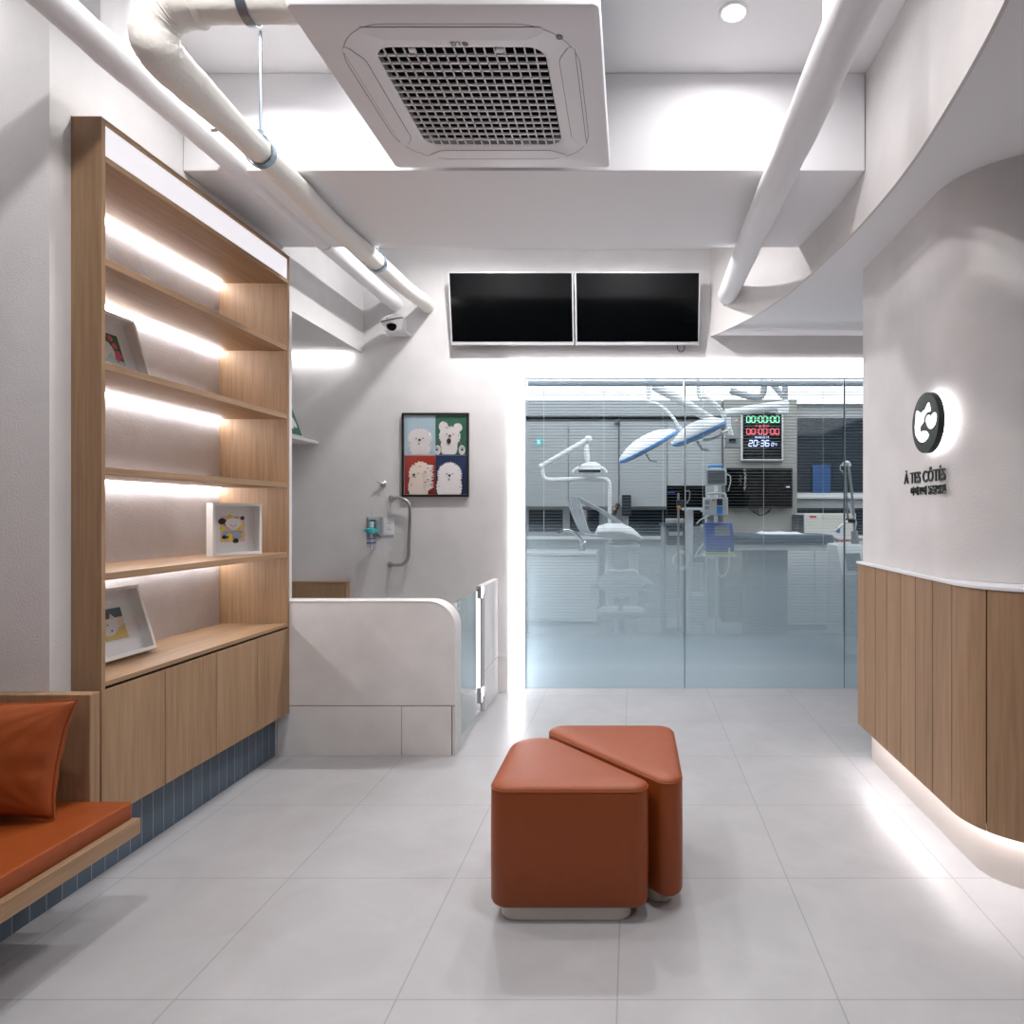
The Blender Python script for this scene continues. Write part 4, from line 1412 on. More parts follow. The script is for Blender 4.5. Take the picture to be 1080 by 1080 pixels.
# sink cabinet
t = thing('sink_cabinet', 'white base cabinet with two doors under the sink at the back left', 'cabinet', (-1.0, 7.8, 0))
MB().box(-2.1, -0.42, 7.78, 8.38, 0.05, 0.83).build('carcass', M['clinic_white'], t)
for a, b in ((-1.72, -1.19), (-1.185, -0.66)):
    MB().box(a + 0.004, b - 0.004, 7.76, 7.778, 0.08, 0.80).build('door', M['clinic_white'], t, 0.003)
MB().box(-2.1, -0.42, 7.74, 8.38, 0.832, 0.865).build('worktop', M['clinic_white'], t, 0.003)
fa = thing('tap', 'curved chrome tap over the treatment room sink', 'tap', q(614, 583, 7.9))
MB().tube(catmull([q(614, 580.5, 7.9), q(613.5, 573, 7.9), q(611, 567, 7.85), q(605, 561.5, 7.8), q(598, 559, 7.75), q(592, 560, 7.7)], 5), 0.018, 12).build('spout', M['chrome'], fa)
MB().cyl(q(592, 561.5, 7.7), q(591, 559, 7.7), 0.035, seg=14).build('nozzle', M['clinic_dark'], fa)
MB().cyl(q(614, 580.9, 7.9), q(613.5, 575, 7.9), 0.04, 0.03).build('base', M['chrome'], fa)
MB().tube([q(613, 575, 7.87), q(617, 571, 7.8)], 0.012, 8).build('lever', M['chrome'], fa)

t = thing('teal_sign', 'tiny teal square sign on the grey cupboards at the left', 'sign', q(568, 466, 8.05))
pxbox(MB(), 565, 571.5, 462, 470, 8.052, 0.007).build('plate', M['teal_sign'], t)
MB().plate(ngon(0, 0, 0.02, 0.028, 10), q(568, 466, 8.0515), X_AX, Z_AX, -Y_AX, 0, 0.002).build('symbol', M['clinic_white'], t)

t = thing('wall_speaker', 'slim black slatted box under the grey cupboards', 'speaker', q(661, 544, 7.9))
pxbox(MB(), 656, 665.5, 522, 544, 7.9, 0.12).build('case', M['black'], t, 0.004)
g = MB()
for i in range(7):
    pxbox(g, 657, 664.5, 524 + i * 2.7, 525.2 + i * 2.7, 7.895, 0.004)
g.build('grille', M['clinic_dark'], t)
pxbox(MB(), 659, 663, 544, 552, 7.96, 0.05).build('bracket', M['clinic_grey'], t)
t = thing('bead_chain', 'long dark bead chain hanging in front of the grey cupboards', 'chain', q(653, 520, 8.0))
m = MB()
for i in range(42):
    m.ball(q(653, 442 + i * 1.95, 8.0), 0.0085, seg=8)
m.mi = 1
m.build('beads', [M['clinic_dark'], M['clinic_dark']], t)
pxbox(MB(), 648, 654, 445, 446.5, 7.99, 0.06).build('pulley', M['black'], t)

# dental-style operating lamp on its arm
Yd = 6.6
Yo = 6.95
t = thing('examination_lamp', 'white examination lamp on a long jointed arm at the left', 'lamp', q(643, 566, Yo))
MB().tube(catmull([(q(643, 0, Yo).x, Yo, 0.02), q(643, 600, Yo), q(643, 540, Yo), q(643, 515, Yo), q(641.5, 507.5, Yo), q(637, 505.3, Yo), q(625, 505, Yo), q(600, 505.5, Yo), q(580, 506, Yo), q(574.5, 504, Yo), q(572.5, 500, Yo), q(572, 493, Yo)], 5), 0.022, 14).build('swing_arm', M['clinic_white'], t)
MB().tube([q(571, 491.5, Yo), q(621, 463, Yo)], [0.024, 0.028], 14).build('spring_arm', M['clinic_white'], t)
MB().ball(q(571, 492, Yo), 0.032).build('lower_joint', M['clinic_white'], t)
MB().ball(q(620.5, 463.5, Yo), 0.040).build('upper_joint', M['clinic_white'], t)
MB().tube([q(619, 468, Yo), q(618.6, 474, Yo), q(619, 482, Yo), q(619.6, 487, Yo)], [0.018, 0.030, 0.032, 0.026], 12).build('drop_arm', M['clinic_white'], t)
hm = Matrix.Translation(q(623, 494.5, Yo)) @ Matrix.Rotation(math.radians(-3), 4, 'Y')
MB().lathe([(0.0, 0.072), (0.06, 0.066), (0.105, 0.040), (0.120, 0.0), (0.115, -0.03), (0.10, -0.045), (0.0, -0.05)], hm, 28).build('lamp_head', M['clinic_white'], t)
MB().box(q(611, 0, Yo).x, q(634, 0, Yo).x, Yo - 0.122, Yo - 0.10, q(0, 499, Yo).z, q(0, 495.5, Yo).z).build('reflector', M['chrome'], t, 0.003)
for a, b in ((604, 611), (640, 634)):
    MB().tube(catmull([q(a, 499, Yo - 0.05), q(a + (2 if a < 620 else -2), 495.5, Yo - 0.05), q(b, 493, Yo - 0.03)], 4), 0.014, 8).build('handle', M['clinic_white'], t)

MB().lathe([(0.09, 0.0), (0.09, 0.015), (0.05, 0.03), (0.0, 0.03)], Matrix.Translation((q(643, 0, Yo).x, Yo, 0)), 28).build('base', M['clinic_white'], t)

# instrument delivery unit
t = thing('instrument_unit', 'white instrument unit with a fan of grey hoses and two support legs', 'dental unit', q(655, 700, Yd))
sec = [(628, 563, 0.3), (631, 561, 0.75), (640, 560, 0.95), (655, 560.5, 1.0), (666, 563, 0.8), (673, 566.5, 0.5), (678, 568.5, 0.12)]
R = []
for px, py, k in sec:
    c = q(px, py, Yd)
    R.append([c + Vector((0, 0.20 * k * math.cos(2 * math.pi * i / 18), 0.082 * k * math.sin(2 * math.pi * i / 18) * (1 if math.sin(2 * math.pi * i / 18) > 0 else 0.85))) for i in range(18)])
MB().loft(R).build('housing', M['clinic_white'], t)
for i in range(6):
    hp = [q(634, 561 + i * 0.8, Yd - 0.05 - 0.02 * i), q(627 - i * 1.1, 564.5, Yd - 0.08 - 0.01 * i), q(621.5 - i * 1.6, 561, Yd - 0.09 + 0.03 * i), q(617.5 - i * 2.0, 551, Yd - 0.06 + 0.04 * i),
          q(614.5 - i * 2.3, 540, Yd - 0.03 + 0.05 * i), q(611.5 - i * 2.5, 530.5, Yd + 0.05 * i), q(611 - i * 2.6, 524.5, Yd + 0.05 * i)]
    MB().tube(catmull(hp, 6), 0.0095, 10).build('hose', M['hose'], t)
for i in range(5):
    a_, b_ = q(611 - i * 2.2, 524.5, Yd + 0.05 * i), q(664 - i * 2.5, 558 - i * 1.2, Yd + 0.06 * i)
    MB().tube([a_, a_.lerp(b_, 0.55) + Vector((0, 0, 0.02)), b_], [0.007, 0.008, 0.012], 8).build('instrument_arm', M['hose'], t)
MB().tube([q(647, 543, Yd - 0.1), q(652, 532, Yd - 0.05)], [0.026, 0.022], 10).build('handpiece', M['black'], t)
MB().ball(q(648, 537, Yd - 0.12), 0.014).build('amber_button', M['amber'], t)
for px in (643, 668):
    MB().cyl(q(px, 572, Yd), (q(px, 0, Yd).x, Yd, 0.03), 0.045, seg=16).build('leg', M['clinic_white'], t)
MB().box(q(630, 0, Yd).x, q(680, 0, Yd).x, Yd - 0.25, Yd + 0.25, 0.0, 0.035).build('base_plate', M['clinic_white'], t, 0.01)
pxbox(MB(), 638, 675, 575, 577.5, Yd - 0.12, 0.24).build('tray', M['clinic_white'], t, 0.004)

# stool
Yt = 5.75
t = thing('clinic_stool', 'white clinic stool with a broad winged backrest behind the frosted glass', 'stool', (q(655, 0, Yt).x, Yt + 0.15, 0))
bp = [(631.5, 619), (633, 612), (637, 605), (642, 601), (648, 600.5), (655, 602), (662, 600.5), (668, 600), (673, 604), (677, 611), (678.5, 618), (674, 624), (665, 628), (655, 630), (645, 627.5), (636, 623)]
R = []
for ins, dd in ((0.94, -0.025), (1.0, -0.012), (1.0, 0.012), (0.94, 0.025)):
    R.append([q(655 + (a - 655) * ins, 615 + (b - 615) * ins, Yt) + Vector((0, dd + 0.10 * (abs(a - 655) / 24) ** 2 - 0.05 + (615 - b) * 0.0036, 0)) for a, b in bp])
MB().loft(R).build('backrest', M['clinic_white'], t)
text_mesh('osstem', 0.045, 0.0008, 'backrest_lettering', M['hose'], Matrix(((1, 0, 0, q(646.5, 0, Yt).x), (0, 0, -1, Yt - 0.078), (0, 1, 0, q(0, 616, Yt).z), (0, 0, 0, 1))), t, width=0.11)
for sgn, xs_ in ((-1, (636, 630, 625.5)), (1, (675, 683, 688.5))):
    MB().tube([q(xs_[0], 614, Yt + 0.16), q(xs_[1], 618, Yt + 0.24), q(xs_[2], 622, Yt + 0.30)], [0.06, 0.05, 0.03], 14).build('arm_rest', M['clinic_white'], t)
MB().cyl(q(654.5, 629, Yt + 0.02), q(654.5, 648, Yt + 0.06), 0.026, seg=14).build('back_support', M['clinic_white'], t)
sx = q(655, 0, Yt).x
MB().lathe([(0.0, 0.40), (0.19, 0.40), (0.215, 0.42), (0.215, 0.45), (0.19, 0.468), (0.0, 0.47)], Matrix.Translation((sx, Yt + 0.2, 0)), 32).build('seat', M['clinic_white'], t)
MB().cyl((sx, Yt + 0.2, 0.08), (sx, Yt + 0.2, 0.40), 0.028, seg=14).build('gas_lift', M['chrome'], t)
for i in range(5):
    a = 2 * math.pi * i / 5 + 0.3
    ex, ey = sx + 0.25 * math.cos(a), Yt + 0.2 + 0.25 * math.sin(a)
    MB().tube([(sx, Yt + 0.2, 0.10), (ex, ey, 0.065)], [0.025, 0.016], 10).build('leg', M['chrome'], t)
    MB().ball((ex, ey, 0.027), 0.027, seg=12).build('caster', M['black'], t)


# surgical lamps
def surgical_lamp(label, c, dia, deg, depth, arm):
    t = thing('surgical_lamp', label, 'surgical lamp', c, 'surgical lamps')
    m = Matrix.Translation(c) @ Matrix.Rotation(math.radians(deg), 4, 'Y') @ Matrix.Rotation(math.radians(8), 4, 'X')
    r = dia / 2
    MB().lathe([(r, 0.006), (r * 0.97, 0.02), (r * 0.85, depth * 0.42), (r * 0.62, depth * 0.74), (r * 0.35, depth * 0.95), (0.0, depth * 1.02)], m, 40).build('shell', M['clinic_white'], t)
    MB().lathe([(r, -0.02), (r + 0.008, -0.014), (r + 0.008, 0.004), (r, 0.0055)], m, 40).build('rim', M['lamp_blue'], t)
    MB().lathe([(r * 0.99, -0.019), (r * 0.9, -0.035), (r * 0.5, -0.045), (0.0, -0.047)], m, 40).build('lens_cover', M['clinic_grey'], t)
    MB().tube([m @ Vector((-0.06, -0.12, -0.05)), m @ Vector((-0.05, -0.12, -0.13)), m @ Vector((0.0, -0.12, -0.16))], 0.013, 8).build('centre_handle', M['clinic_white'], t)
    m2 = [m @ Vector((r * math.cos(a) * 1.02, -r * math.sin(a) * 1.05, -0.05 - 0.02 * math.sin(a * 2))) for a in [0.25 + 0.08 * i for i in range(10)]]
    MB().tube(m2, 0.012, 8).build('grip_rail', M['clinic_white'], t)
    for nm, pts, rr in arm:
        MB().tube(pts, rr, 14).build(nm, M['clinic_white'], t)
    return t


Ys1, Ys2 = 6.3, 5.62
surgical_lamp('left surgical lamp, white dome with a blue rim, tilted', q(683, 470, Ys1), 0.61, -29, 0.10,
              [('ceiling_boom', [q(684, 388, Ys1), q(684, 424, Ys1)], 0.022),
               ('curved_arm', catmull([q(684, 424, Ys1), q(692, 425.5, Ys1), q(702, 432, Ys1), q(711, 442, Ys1), q(716, 451, Ys1), q(717, 455, Ys1)], 5), 0.014),
               ('joint', [q(715.5, 450, Ys1), q(720, 458, Ys1)], 0.025)])
surgical_lamp('right surgical lamp, white dome with a blue rim, held by a thick arm', q(737, 456, Ys2), 0.48, -25, 0.095,
              [('ceiling_boom', [q(690, 371.5, Ys2), q(689, 400, Ys2), q(690, 406, Ys2)], 0.028),
               ('boom_arm', [q(689, 407, Ys2), q(720, 423.5, Ys2), q(752, 444.5, Ys2)], [0.036, 0.038, 0.04]),
               ('curved_arm', catmull([q(737, 371.5, Ys2), q(737, 416, Ys2), q(743, 419, Ys2), q(752, 424, Ys2), q(760, 432, Ys2), q(764, 441, Ys2)], 5), 0.017),
               ('yoke', catmull([q(764, 441, Ys2), q(765, 450, Ys2), q(760, 459, Ys2), q(750, 463, Ys2), q(741, 464, Ys2)], 5), 0.012)])
t = thing('monitor_arm', 'white jointed ceiling arm with a small grey control box', 'ceiling arm', q(805, 388, 6.1))
MB().cyl(q(806, 388, 6.1), q(806, 404, 6.1), 0.035).build('ceiling_stem', M['clinic_white'], t)
MB().tube(catmull([q(806, 404, 6.1), q(805, 414, 6.1), q(801, 418.5, 6.1), q(790, 418, 6.1), q(770, 412, 6.1)], 4), 0.03, 12).build('elbow', M['clinic_grey'], t)
MB().tube([q(812, 402, 6.05), q(826, 418, 6.05)], 0.026, 12).build('strut', M['hose'], t)
MB().tube([q(828, 406, 6.05), q(828, 424, 6.05)], 0.026, 12).build('pivot', M['clinic_grey'], t)
MB().tube([q(831, 427, 6.0), q(800, 431, 6.0), q(765, 436, 6.0)], [0.046, 0.042, 0.036], 14).build('spring_arm', M['clinic_white'], t)
pxbox(MB(), 820, 832, 424, 436, 5.96, 0.09).build('joint', M['clinic_white'], t, 0.008)
MB().tube([q(768, 437, 6.0), q(769, 450, 6.0), q(772, 460, 6.0)], 0.02, 12).build('drop_arm', M['clinic_white'], t)
pxbox(MB(), 765, 781, 459, 472, 5.95, 0.10).build('control_box', M['clinic_grey'], t, 0.006)
pxbox(MB(), 769, 776, 462.5, 466.5, 5.945, 0.004).build('display', M['black'], t)


# digital clock
SEG = {'0': 'abcdef', '1': 'bc', '2': 'abged', '3': 'abgcd', '4': 'fgbc', '5': 'afgcd', '6': 'afgedc', '7': 'abc', '8': 'abcdefg', '9': 'abcdfg'}


def digits(txt, x0, z0, Y, h, w, gap, slant=0.0):
    m = MB()
    x = x0
    th = h * 0.13

    def bar(ax, az, bx, bz):
        d = Vector((bx - ax, 0, bz - az)).normalized()
        n = Vector((-d.z, 0, d.x)) * th / 2
        a, b = Vector((ax + slant * (az - z0), Y, az)) + d * th * 0.3, Vector((bx + slant * (bz - z0), Y, bz)) - d * th * 0.3
        m.loft([[p - n, p + n, p + n + Y_AX * 0.003, p - n + Y_AX * 0.003] for p in (a, b)])
    for ch in txt:
        if ch == ':':
            for k in (0.3, 0.7):
                m.box(x + slant * h * k, x + th + slant * h * k, Y, Y + 0.003, z0 + h * k - th / 2, z0 + h * k + th / 2)
            x += th + gap
            continue
        if ch == ' ':
            x += w * 0.6
            continue
        for s_ in SEG[ch]:
            a = {'a': (0, h, w, h), 'b': (w, h / 2, w, h), 'c': (w, 0, w, h / 2), 'd': (0, 0, w, 0), 'e': (0, 0, 0, h / 2), 'f': (0, h / 2, 0, h), 'g': (0, h / 2, w, h / 2)}[s_]
            bar(x + a[0], z0 + a[1], x + a[2], z0 + a[3])
        x += w + gap
    return m


Yc = 7.93
t = thing('digital_clock', 'black digital clock with green, red and blue lit numbers', 'clock', q(804, 487, Yc))
pxbox(MB(), 781.5, 826.5, 433, 486.5, Yc, 0.06).build('case', M['silver'], t, 0.012)
pxbox(MB(), 783.5, 824.5, 435, 484, Yc - 0.003, 0.01).build('display_panel', M['screen'], t)
k = Yc / FPX
Yf = Yc - 0.008
digits('00:00:00', q(787.5, 0, Yc).x, q(0, 445.5, Yc).z, Yf, 6.2 * k, 3.6 * k, 1.55 * k).build('green_digits', M['led_green'], t)
digits('00:00:00', q(787.5, 0, Yc).x, q(0, 458, Yc).z, Yf, 5.6 * k, 3.6 * k, 1.55 * k).build('red_digits', M['led_red'], t)
digits('20:36', q(789.5, 0, Yc).x, q(0, 470.5, Yc).z, Yf, 6.0 * k, 3.6 * k, 1.5 * k, 0.1).build('blue_digits', M['led_blue'], t)
digits('04', q(813.5, 0, Yc).x, q(0, 470.5, Yc).z, Yf, 3.4 * k, 2.0 * k, 1.1 * k, 0.1).build('small_blue_digits', M['led_blue'], t)
for txt, y, mm in (('수술시간', 450.5, 'led_red'), ('현재시간', 462.8, 'led_blue')):
    text_mesh(txt, 0.03, 0.001, 'caption', M[mm], Matrix(((1, 0, 0, q(796, 0, Yc).x), (0, 0, -1, Yf), (0, 1, 0, q(0, y, Yc).z), (0, 0, 0, 1))), t, width=15 * k, height=2.4 * k)

# wall television inside the treatment room
t = thing('treatment_room_television', 'wide black television on the pier under the digital clock', 'television', q(801, 536, 7.9))
pxbox(MB(), 765.5, 836, 493.5, 536, 7.9, 0.05).build('housing', M['black'], t, 0.004)
pxbox(MB(), 766.5, 835, 494.5, 534.5, 7.897, 0.004).build('screen', M['screen'], t)
pxbox(MB(), 829, 833, 513, 514.2, 7.8955, 0.002).build('label', M['clinic_white'], t)
pxbox(MB(), 790, 812, 505, 525, 7.951, 0.047).build('wall_mount', M['black'], t)
for i in range(3):
    MB().tube(catmull([q(790 + i * 4, 535.5, 7.93), q(796 + i * 2, 541 + i, 7.93), q(803, 543.5, 7.93), q(809 + i, 540, 7.93), q(814 - i, 535.5, 7.93)], 5), 0.006, 6).build('cable', M['black'], t)

# examination table
Ye = 6.5
t = thing('examination_table', 'long navy padded examination table in the treatment room', 'table', q(805, 700, Ye))
x0, x1 = q(754, 0, Ye).x, q(882, 0, Ye).x
R = []
zt, zb_ = q(0, 564, Ye).z, q(0, 574.5, Ye).z
for z, ins in ((zb_, 0.02), (zb_ + 0.02, 0.0), (zt - 0.03, 0.0), (zt - 0.006, 0.014), (zt, 0.04)):
    R.append([(a, b, z) for a, b in round_poly([(x0, Ye), (x1, Ye), (x1, Ye + 0.62), (x0, Ye + 0.62)], [0.08] * 4, ins)])
MB().loft(R).build('pad', M['navy_pad'], t)
MB().box(x0 + 0.03, x1 - 0.03, Ye + 0.03, Ye + 0.59, zb_ - 0.055, zb_ - 0.001).build('frame', M['clinic_white'], t, 0.004)
MB().box(x0 + 0.35, x0 + 0.75, Ye + 0.15, Ye + 0.5, 0.06, zb_ - 0.056).build('pedestal', M['clinic_grey'], t, 0.01)
MB().box(x0 + 0.1, x0 + 1.0, Ye + 0.05, Ye + 0.6, 0.0, 0.06).build('base', M['clinic_grey'], t, 0.01)
MB().tube(catmull([q(880, 566, Ye - 0.02), q(884, 570, Ye - 0.03), q(881, 575, Ye - 0.03), q(879, 577, Ye - 0.02)], 4), 0.012, 8).build('side_handle', M['chrome'], t)
sh_ = thing('folded_drape', 'pale crumpled drape lying on the navy examination table', 'cloth', q(828, 564, Ye + 0.25))
m = MB()
cols, rows = 26, 10
G = {}
for i in range(cols + 1):
    for j in range(rows + 1):
        a, b = i / cols, j / rows
        e = min(a, 1 - a, 0.12) / 0.12 * min(b, 1 - b, 0.12) / 0.12
        G[i, j, 1] = m.bm.verts.new((q(806, 0, Ye).x + 0.42 * a, Ye + 0.08 + 0.45 * b, zt + 0.004 + e * (0.012 + 0.012 * math.sin(a * 17 + b * 4) * math.sin(b * 6 + a * 3))))
        G[i, j, 0] = m.bm.verts.new((q(806, 0, Ye).x + 0.42 * a, Ye + 0.08 + 0.45 * b, zt + 0.001))
for i in range(cols):
    for j in range(rows):
        m.face([G[i, j, 1], G[i + 1, j, 1], G[i + 1, j + 1, 1], G[i, j + 1, 1]])
        m.face([G[i, j, 0], G[i, j + 1, 0], G[i + 1, j + 1, 0], G[i + 1, j, 0]])
for i in range(cols):
    for j in (0, rows):
        m.face([G[i, j, 0], G[i + 1, j, 0], G[i + 1, j, 1], G[i, j, 1]])
for j in range(rows):
    for i in (0, cols):
        m.face([G[i, j, 0], G[i, j + 1, 0], G[i, j + 1, 1], G[i, j, 1]])
m.build('cloth', M['clinic_white'], sh_)

# base cabinet and steriliser on the right
t = thing('side_cabinet', 'pale base cabinet with a raised front frame at the right of the treatment room', 'cabinet', q(880, 700, 7.5))
zc = q(0, 566, 7.55).z
MB().box(1.55, 3.0, 7.5, 8.0, 0.0, zc - 0.03).build('carcass', M['clinic_grey'], t)
MB().box(1.53, 3.02, 7.47, 8.0, zc - 0.029, zc).build('worktop', M['clinic_white'], t, 0.004)
for a, b in ((1.57, 2.05), (2.06, 2.5), (2.51, 2.98)):
    MB().box(a, b, 7.48, 7.499, 0.06, zc - 0.04).build('door', M['clinic_white'], t, 0.004)
t = thing('steriliser', 'ivory steriliser box standing on the pale side cabinet', 'steriliser', q(878, 566, 7.55))
pxbox(MB(), 848.5, 903, 541.5, 566, 7.55, 0.40).build('case', M['steriliser'], t, 0.008)
pxbox(MB(), 843, 847.5, 543, 565, 7.57, 0.36).build('side_vent', M['clinic_dark'], t, 0.004)
pxbox(MB(), 854, 861, 544, 546, 7.546, 0.006).build('badge', M['red'], t)
pxbox(MB(), 867, 871, 544.2, 545.6, 7.546, 0.006).build('indicator', M['clinic_white'], t)
pxbox(MB(), 882, 886, 556, 562, 7.546, 0.006).build('blue_switch', M['blue'], t)
t = thing('blue_storage_box', 'blue storage box standing on the window ledge at the right', 'box', q(862, 520, 8.33))  # box made up to give the blue patch in the window
a_, b_ = q(852, 0, 8.335), q(876, 0, 8.335)
MB().box(a_.x + 0.06, b_.x, 8.335, 8.380, 1.5705, 1.90).build('bin', M['blue_bin'], t, 0.004)
MB().box(a_.x + 0.05, b_.x + 0.01, 8.331, 8.383, 1.9005, 1.925).build('lid', M['blue_bin'], t, 0.004)

# laser with a jointed optical arm
Yl = 5.75
t = thing('laser_console', 'white laser console with a tall folded two-tube arm, by the reception wall', 'medical device', q(902, 700, Yl))
a, b = q(888, 0, Yl), q(916, 0, Yl)
z1, z0 = q(0, 575, Yl).z, q(0, 606, Yl).z
R = []
for z, d in ((0.08, 0.0), (z0, 0.0), (z0 + 0.02, 0.02), (z1 - 0.02, 0.14), (z1, 0.17)):
    R.append([(a.x, Yl + d, z), (b.x, Yl + d, z), (b.x, Yl + 0.45, z), (a.x, Yl + 0.45, z)])
MB().loft(R).build('cabinet', M['clinic_white'], t, 0.012)
n_ = Vector((0, z1 - 0.02 - z0 - 0.02, -0.12)).normalized()
up = Vector((0, 0.12, z1 - z0 - 0.04)).normalized()
o_ = Vector((q(894, 0, Yl).x, Yl + 0.018, z0 + 0.035)) - up.cross(X_AX) * 0
MB().obox(o_ - Y_AX * 0.008, X_AX, up, -up.cross(X_AX).normalized() if up.cross(X_AX).y > 0 else up.cross(X_AX).normalized(), 0.135, 0.165, 0.006).build('touch_screen', M['screen_grey'], t, 0.003)
base = q(901, 573, Yl + 0.25)
MB().cyl(q(902, 574, Yl + 0.25), q(901, 560, Yl + 0.25), 0.035, 0.03).build('arm_base', M['clinic_grey'], t)
MB().tube([q(894.5, 548, Yl + 0.2), q(892.5, 520, Yl + 0.2), q(891, 491, Yl + 0.2)], 0.011, 12).build('inner_tube', M['grey_metal'], t)
MB().tube([q(901.5, 560, Yl + 0.25), q(898.5, 520, Yl + 0.22), q(895, 491, Yl + 0.2)], 0.012, 12).build('outer_tube', M['clinic_grey'], t)
MB().tube(catmull([q(890.5, 492, Yl + 0.2), q(891, 488.5, Yl + 0.2), q(894.5, 488.3, Yl + 0.2), q(896, 492, Yl + 0.2)], 4), 0.018, 12).build('top_joint', M['clinic_white'], t)
MB().tube([q(893, 549, Yl + 0.18), q(901, 549.5, Yl + 0.2)], 0.022, 12).build('clip', M['black'], t)
MB().tube([q(894, 549.5, Yl + 0.18), q(888, 554, Yl + 0.1), q(879.5, 560.5, Yl + 0.05)], [0.012, 0.012, 0.008], 10).build('handpiece', M['clinic_white'], t)
MB().tube(catmull([q(890.5, 490, Yl + 0.2), q(886.5, 491, Yl + 0.2), q(886.5, 496, Yl + 0.2), q(889.5, 499, Yl + 0.2), q(893, 520, Yl + 0.22), q(897, 540, Yl + 0.22), q(903, 550, Yl + 0.22), q(902, 558, Yl + 0.22)], 5), 0.004, 6).build('cable', M['clinic_white'], t)
MB().box(q(893, 0, Yl).x, q(906, 0, Yl).x, Yl + 0.18, Yl + 0.3, q(0, 572, Yl).z, q(0, 570.5, Yl).z).build('red_strip', M['red'], t)
for x in (a.x + 0.03, b.x - 0.03):
    for y in (Yl + 0.05, Yl + 0.4):
        MB().lathe([(0.0, 0.0), (0.03, 0.004), (0.034, 0.035), (0.03, 0.066), (0.0, 0.079)], Matrix.Translation((x, y, 0)), 14).build('caster', M['black'], t)

# equipment pole: monitor, pumps and blue ventilator
Yq = 5.9
xp = q(757, 0, Yq).x
t = thing('equipment_stand', 'slim steel pole on a five-legged base that carries the monitor and pumps', 'stand', (xp, Yq + 0.13, 0))
MB().cyl((xp, Yq + 0.13, 0.08), (xp, Yq + 0.13, q(0, 500, Yq).z), 0.016, seg=14).build('pole', M['clinic_white'], t)
for i in range(5):
    an = 2 * math.pi * i / 5 + 0.2
    ex, ey = xp + 0.22 * math.cos(an), Yq + 0.13 + 0.22 * math.sin(an)
    MB().tube([(xp, Yq + 0.13, 0.11), (ex, ey, 0.07)], [0.022, 0.014], 10).build('leg', M['clinic_white'], t)
    MB().ball((ex, ey, 0.028), 0.028, seg=12).build('caster', M['black'], t)
zs_ = q(0, 584.5, Yq).z
MB().box(q(741, 0, Yq).x, q(775, 0, Yq).x, Yq - 0.10, Yq + 0.20, zs_ - 0.02, zs_ - 0.001).build('shelf', M['clinic_white'], t, 0.003)
t = thing('patient_monitor', 'small white patient monitor with a blue handle, topmost on the pole', 'monitor', q(756, 512, Yq))
pxbox(MB(), 744, 766.5, 494.5, 512, Yq, 0.06).build('case', M['clinic_white'], t, 0.008)
pxbox(MB(), 746.5, 764.5, 496.5, 510, Yq - 0.003, 0.006).build('screen', M['screen_grey'], t)
MB().tube([q(747, 495, Yq + 0.03), q(748, 491.5, Yq + 0.03), q(762, 491.5, Yq + 0.03)], 0.012, 10).build('handle', M['lamp_blue'], t)
MB().tube(catmull([q(766, 500, Yq), q(770, 502, Yq), q(770.5, 508, Yq), q(769, 514, Yq), q(768, 518, Yq)], 5), 0.005, 6).build('cable', M['clinic_white'], t)
t = thing('infusion_pump', 'white infusion pump with a blue keypad, below the monitor on the pole', 'medical device', q(756, 544.5, Yq))
pxbox(MB(), 742, 768, 524.5, 543.5, Yq - 0.02, 0.085).build('case', M['clinic_white'], t, 0.01)
MB().tube(catmull([q(747, 524, Yq), q(748, 521, Yq), q(756, 520.5, Yq), q(764, 521, Yq), q(765, 524, Yq)], 4), 0.012, 10).build('handle', M['clinic_white'], t)
pxbox(MB(), 756, 762, 526, 533, Yq - 0.024, 0.006).build('display', M['clinic_dark'], t)
pxbox(MB(), 756, 762, 534, 542.5, Yq - 0.024, 0.006).build('keypad', M['lamp_blue'], t)
pxbox(MB(), 743.5, 748, 528, 532, Yq - 0.024, 0.006).build('port', M['hose'], t)
pxbox(MB(), 743.5, 748, 534, 537, Yq - 0.024, 0.006).build('port', M['hose'], t)
pxbox(MB(), 751, 754.5, 526.5, 528.5, Yq - 0.024, 0.006).build('yellow_mark', M['amber'], t)
t = thing('ventilator', 'blue ventilator box with a sloped screen and a lime green foot', 'medical device', q(758, 584, Yq))
a, b = q(743.5, 0, Yq), q(773, 0, Yq)
z1, z0 = q(0, 551.5, Yq).z, q(0, 581.5, Yq).z
prof = [(0.0, z0), (0.02, z0 + 0.12), (0.10, z1), (0.18, z1), (0.18, z0)]
R = []
for x, k_ in ((a.x, 0.0), (a.x + 0.012, 0.008), (b.x - 0.012, 0.008), (b.x, 0.0)):
    R.append([(x, Yq - 0.08 + d * (1 - 0) + (0.004 if k_ == 0 else 0), z) for d, z in prof])
MB().loft(R).build('case', M['blue'], t, 0.008)
sv = Vector((0, 0.08, z1 - z0 - 0.12)).normalized()
sn = Vector((0, -sv.z, sv.y))
MB().obox(Vector((q(753.5, 0, Yq).x, Yq - 0.06 + 0.003, z0 + 0.123)) + sv * 0.012 + sn * 0.001, X_AX, sv, sn, 0.135, 0.105, 0.004).build('screen', M['screen_grey'], t)
MB().box(a.x - 0.003, b.x + 0.003, Yq - 0.084, Yq + 0.103, zs_, z0 - 0.001).build('foot', M['lime'], t, 0.004)
MB().tube(catmull([q(769, 578, Yq - 0.10), q(768.5, 596, Yq - 0.13), q(764, 607, Yq - 0.13), q(758, 606, Yq - 0.13), q(756, 596, Yq - 0.13), q(757, 588, Yq - 0.125)], 6), 0.008, 8).build('hose', M['clinic_white'], t)

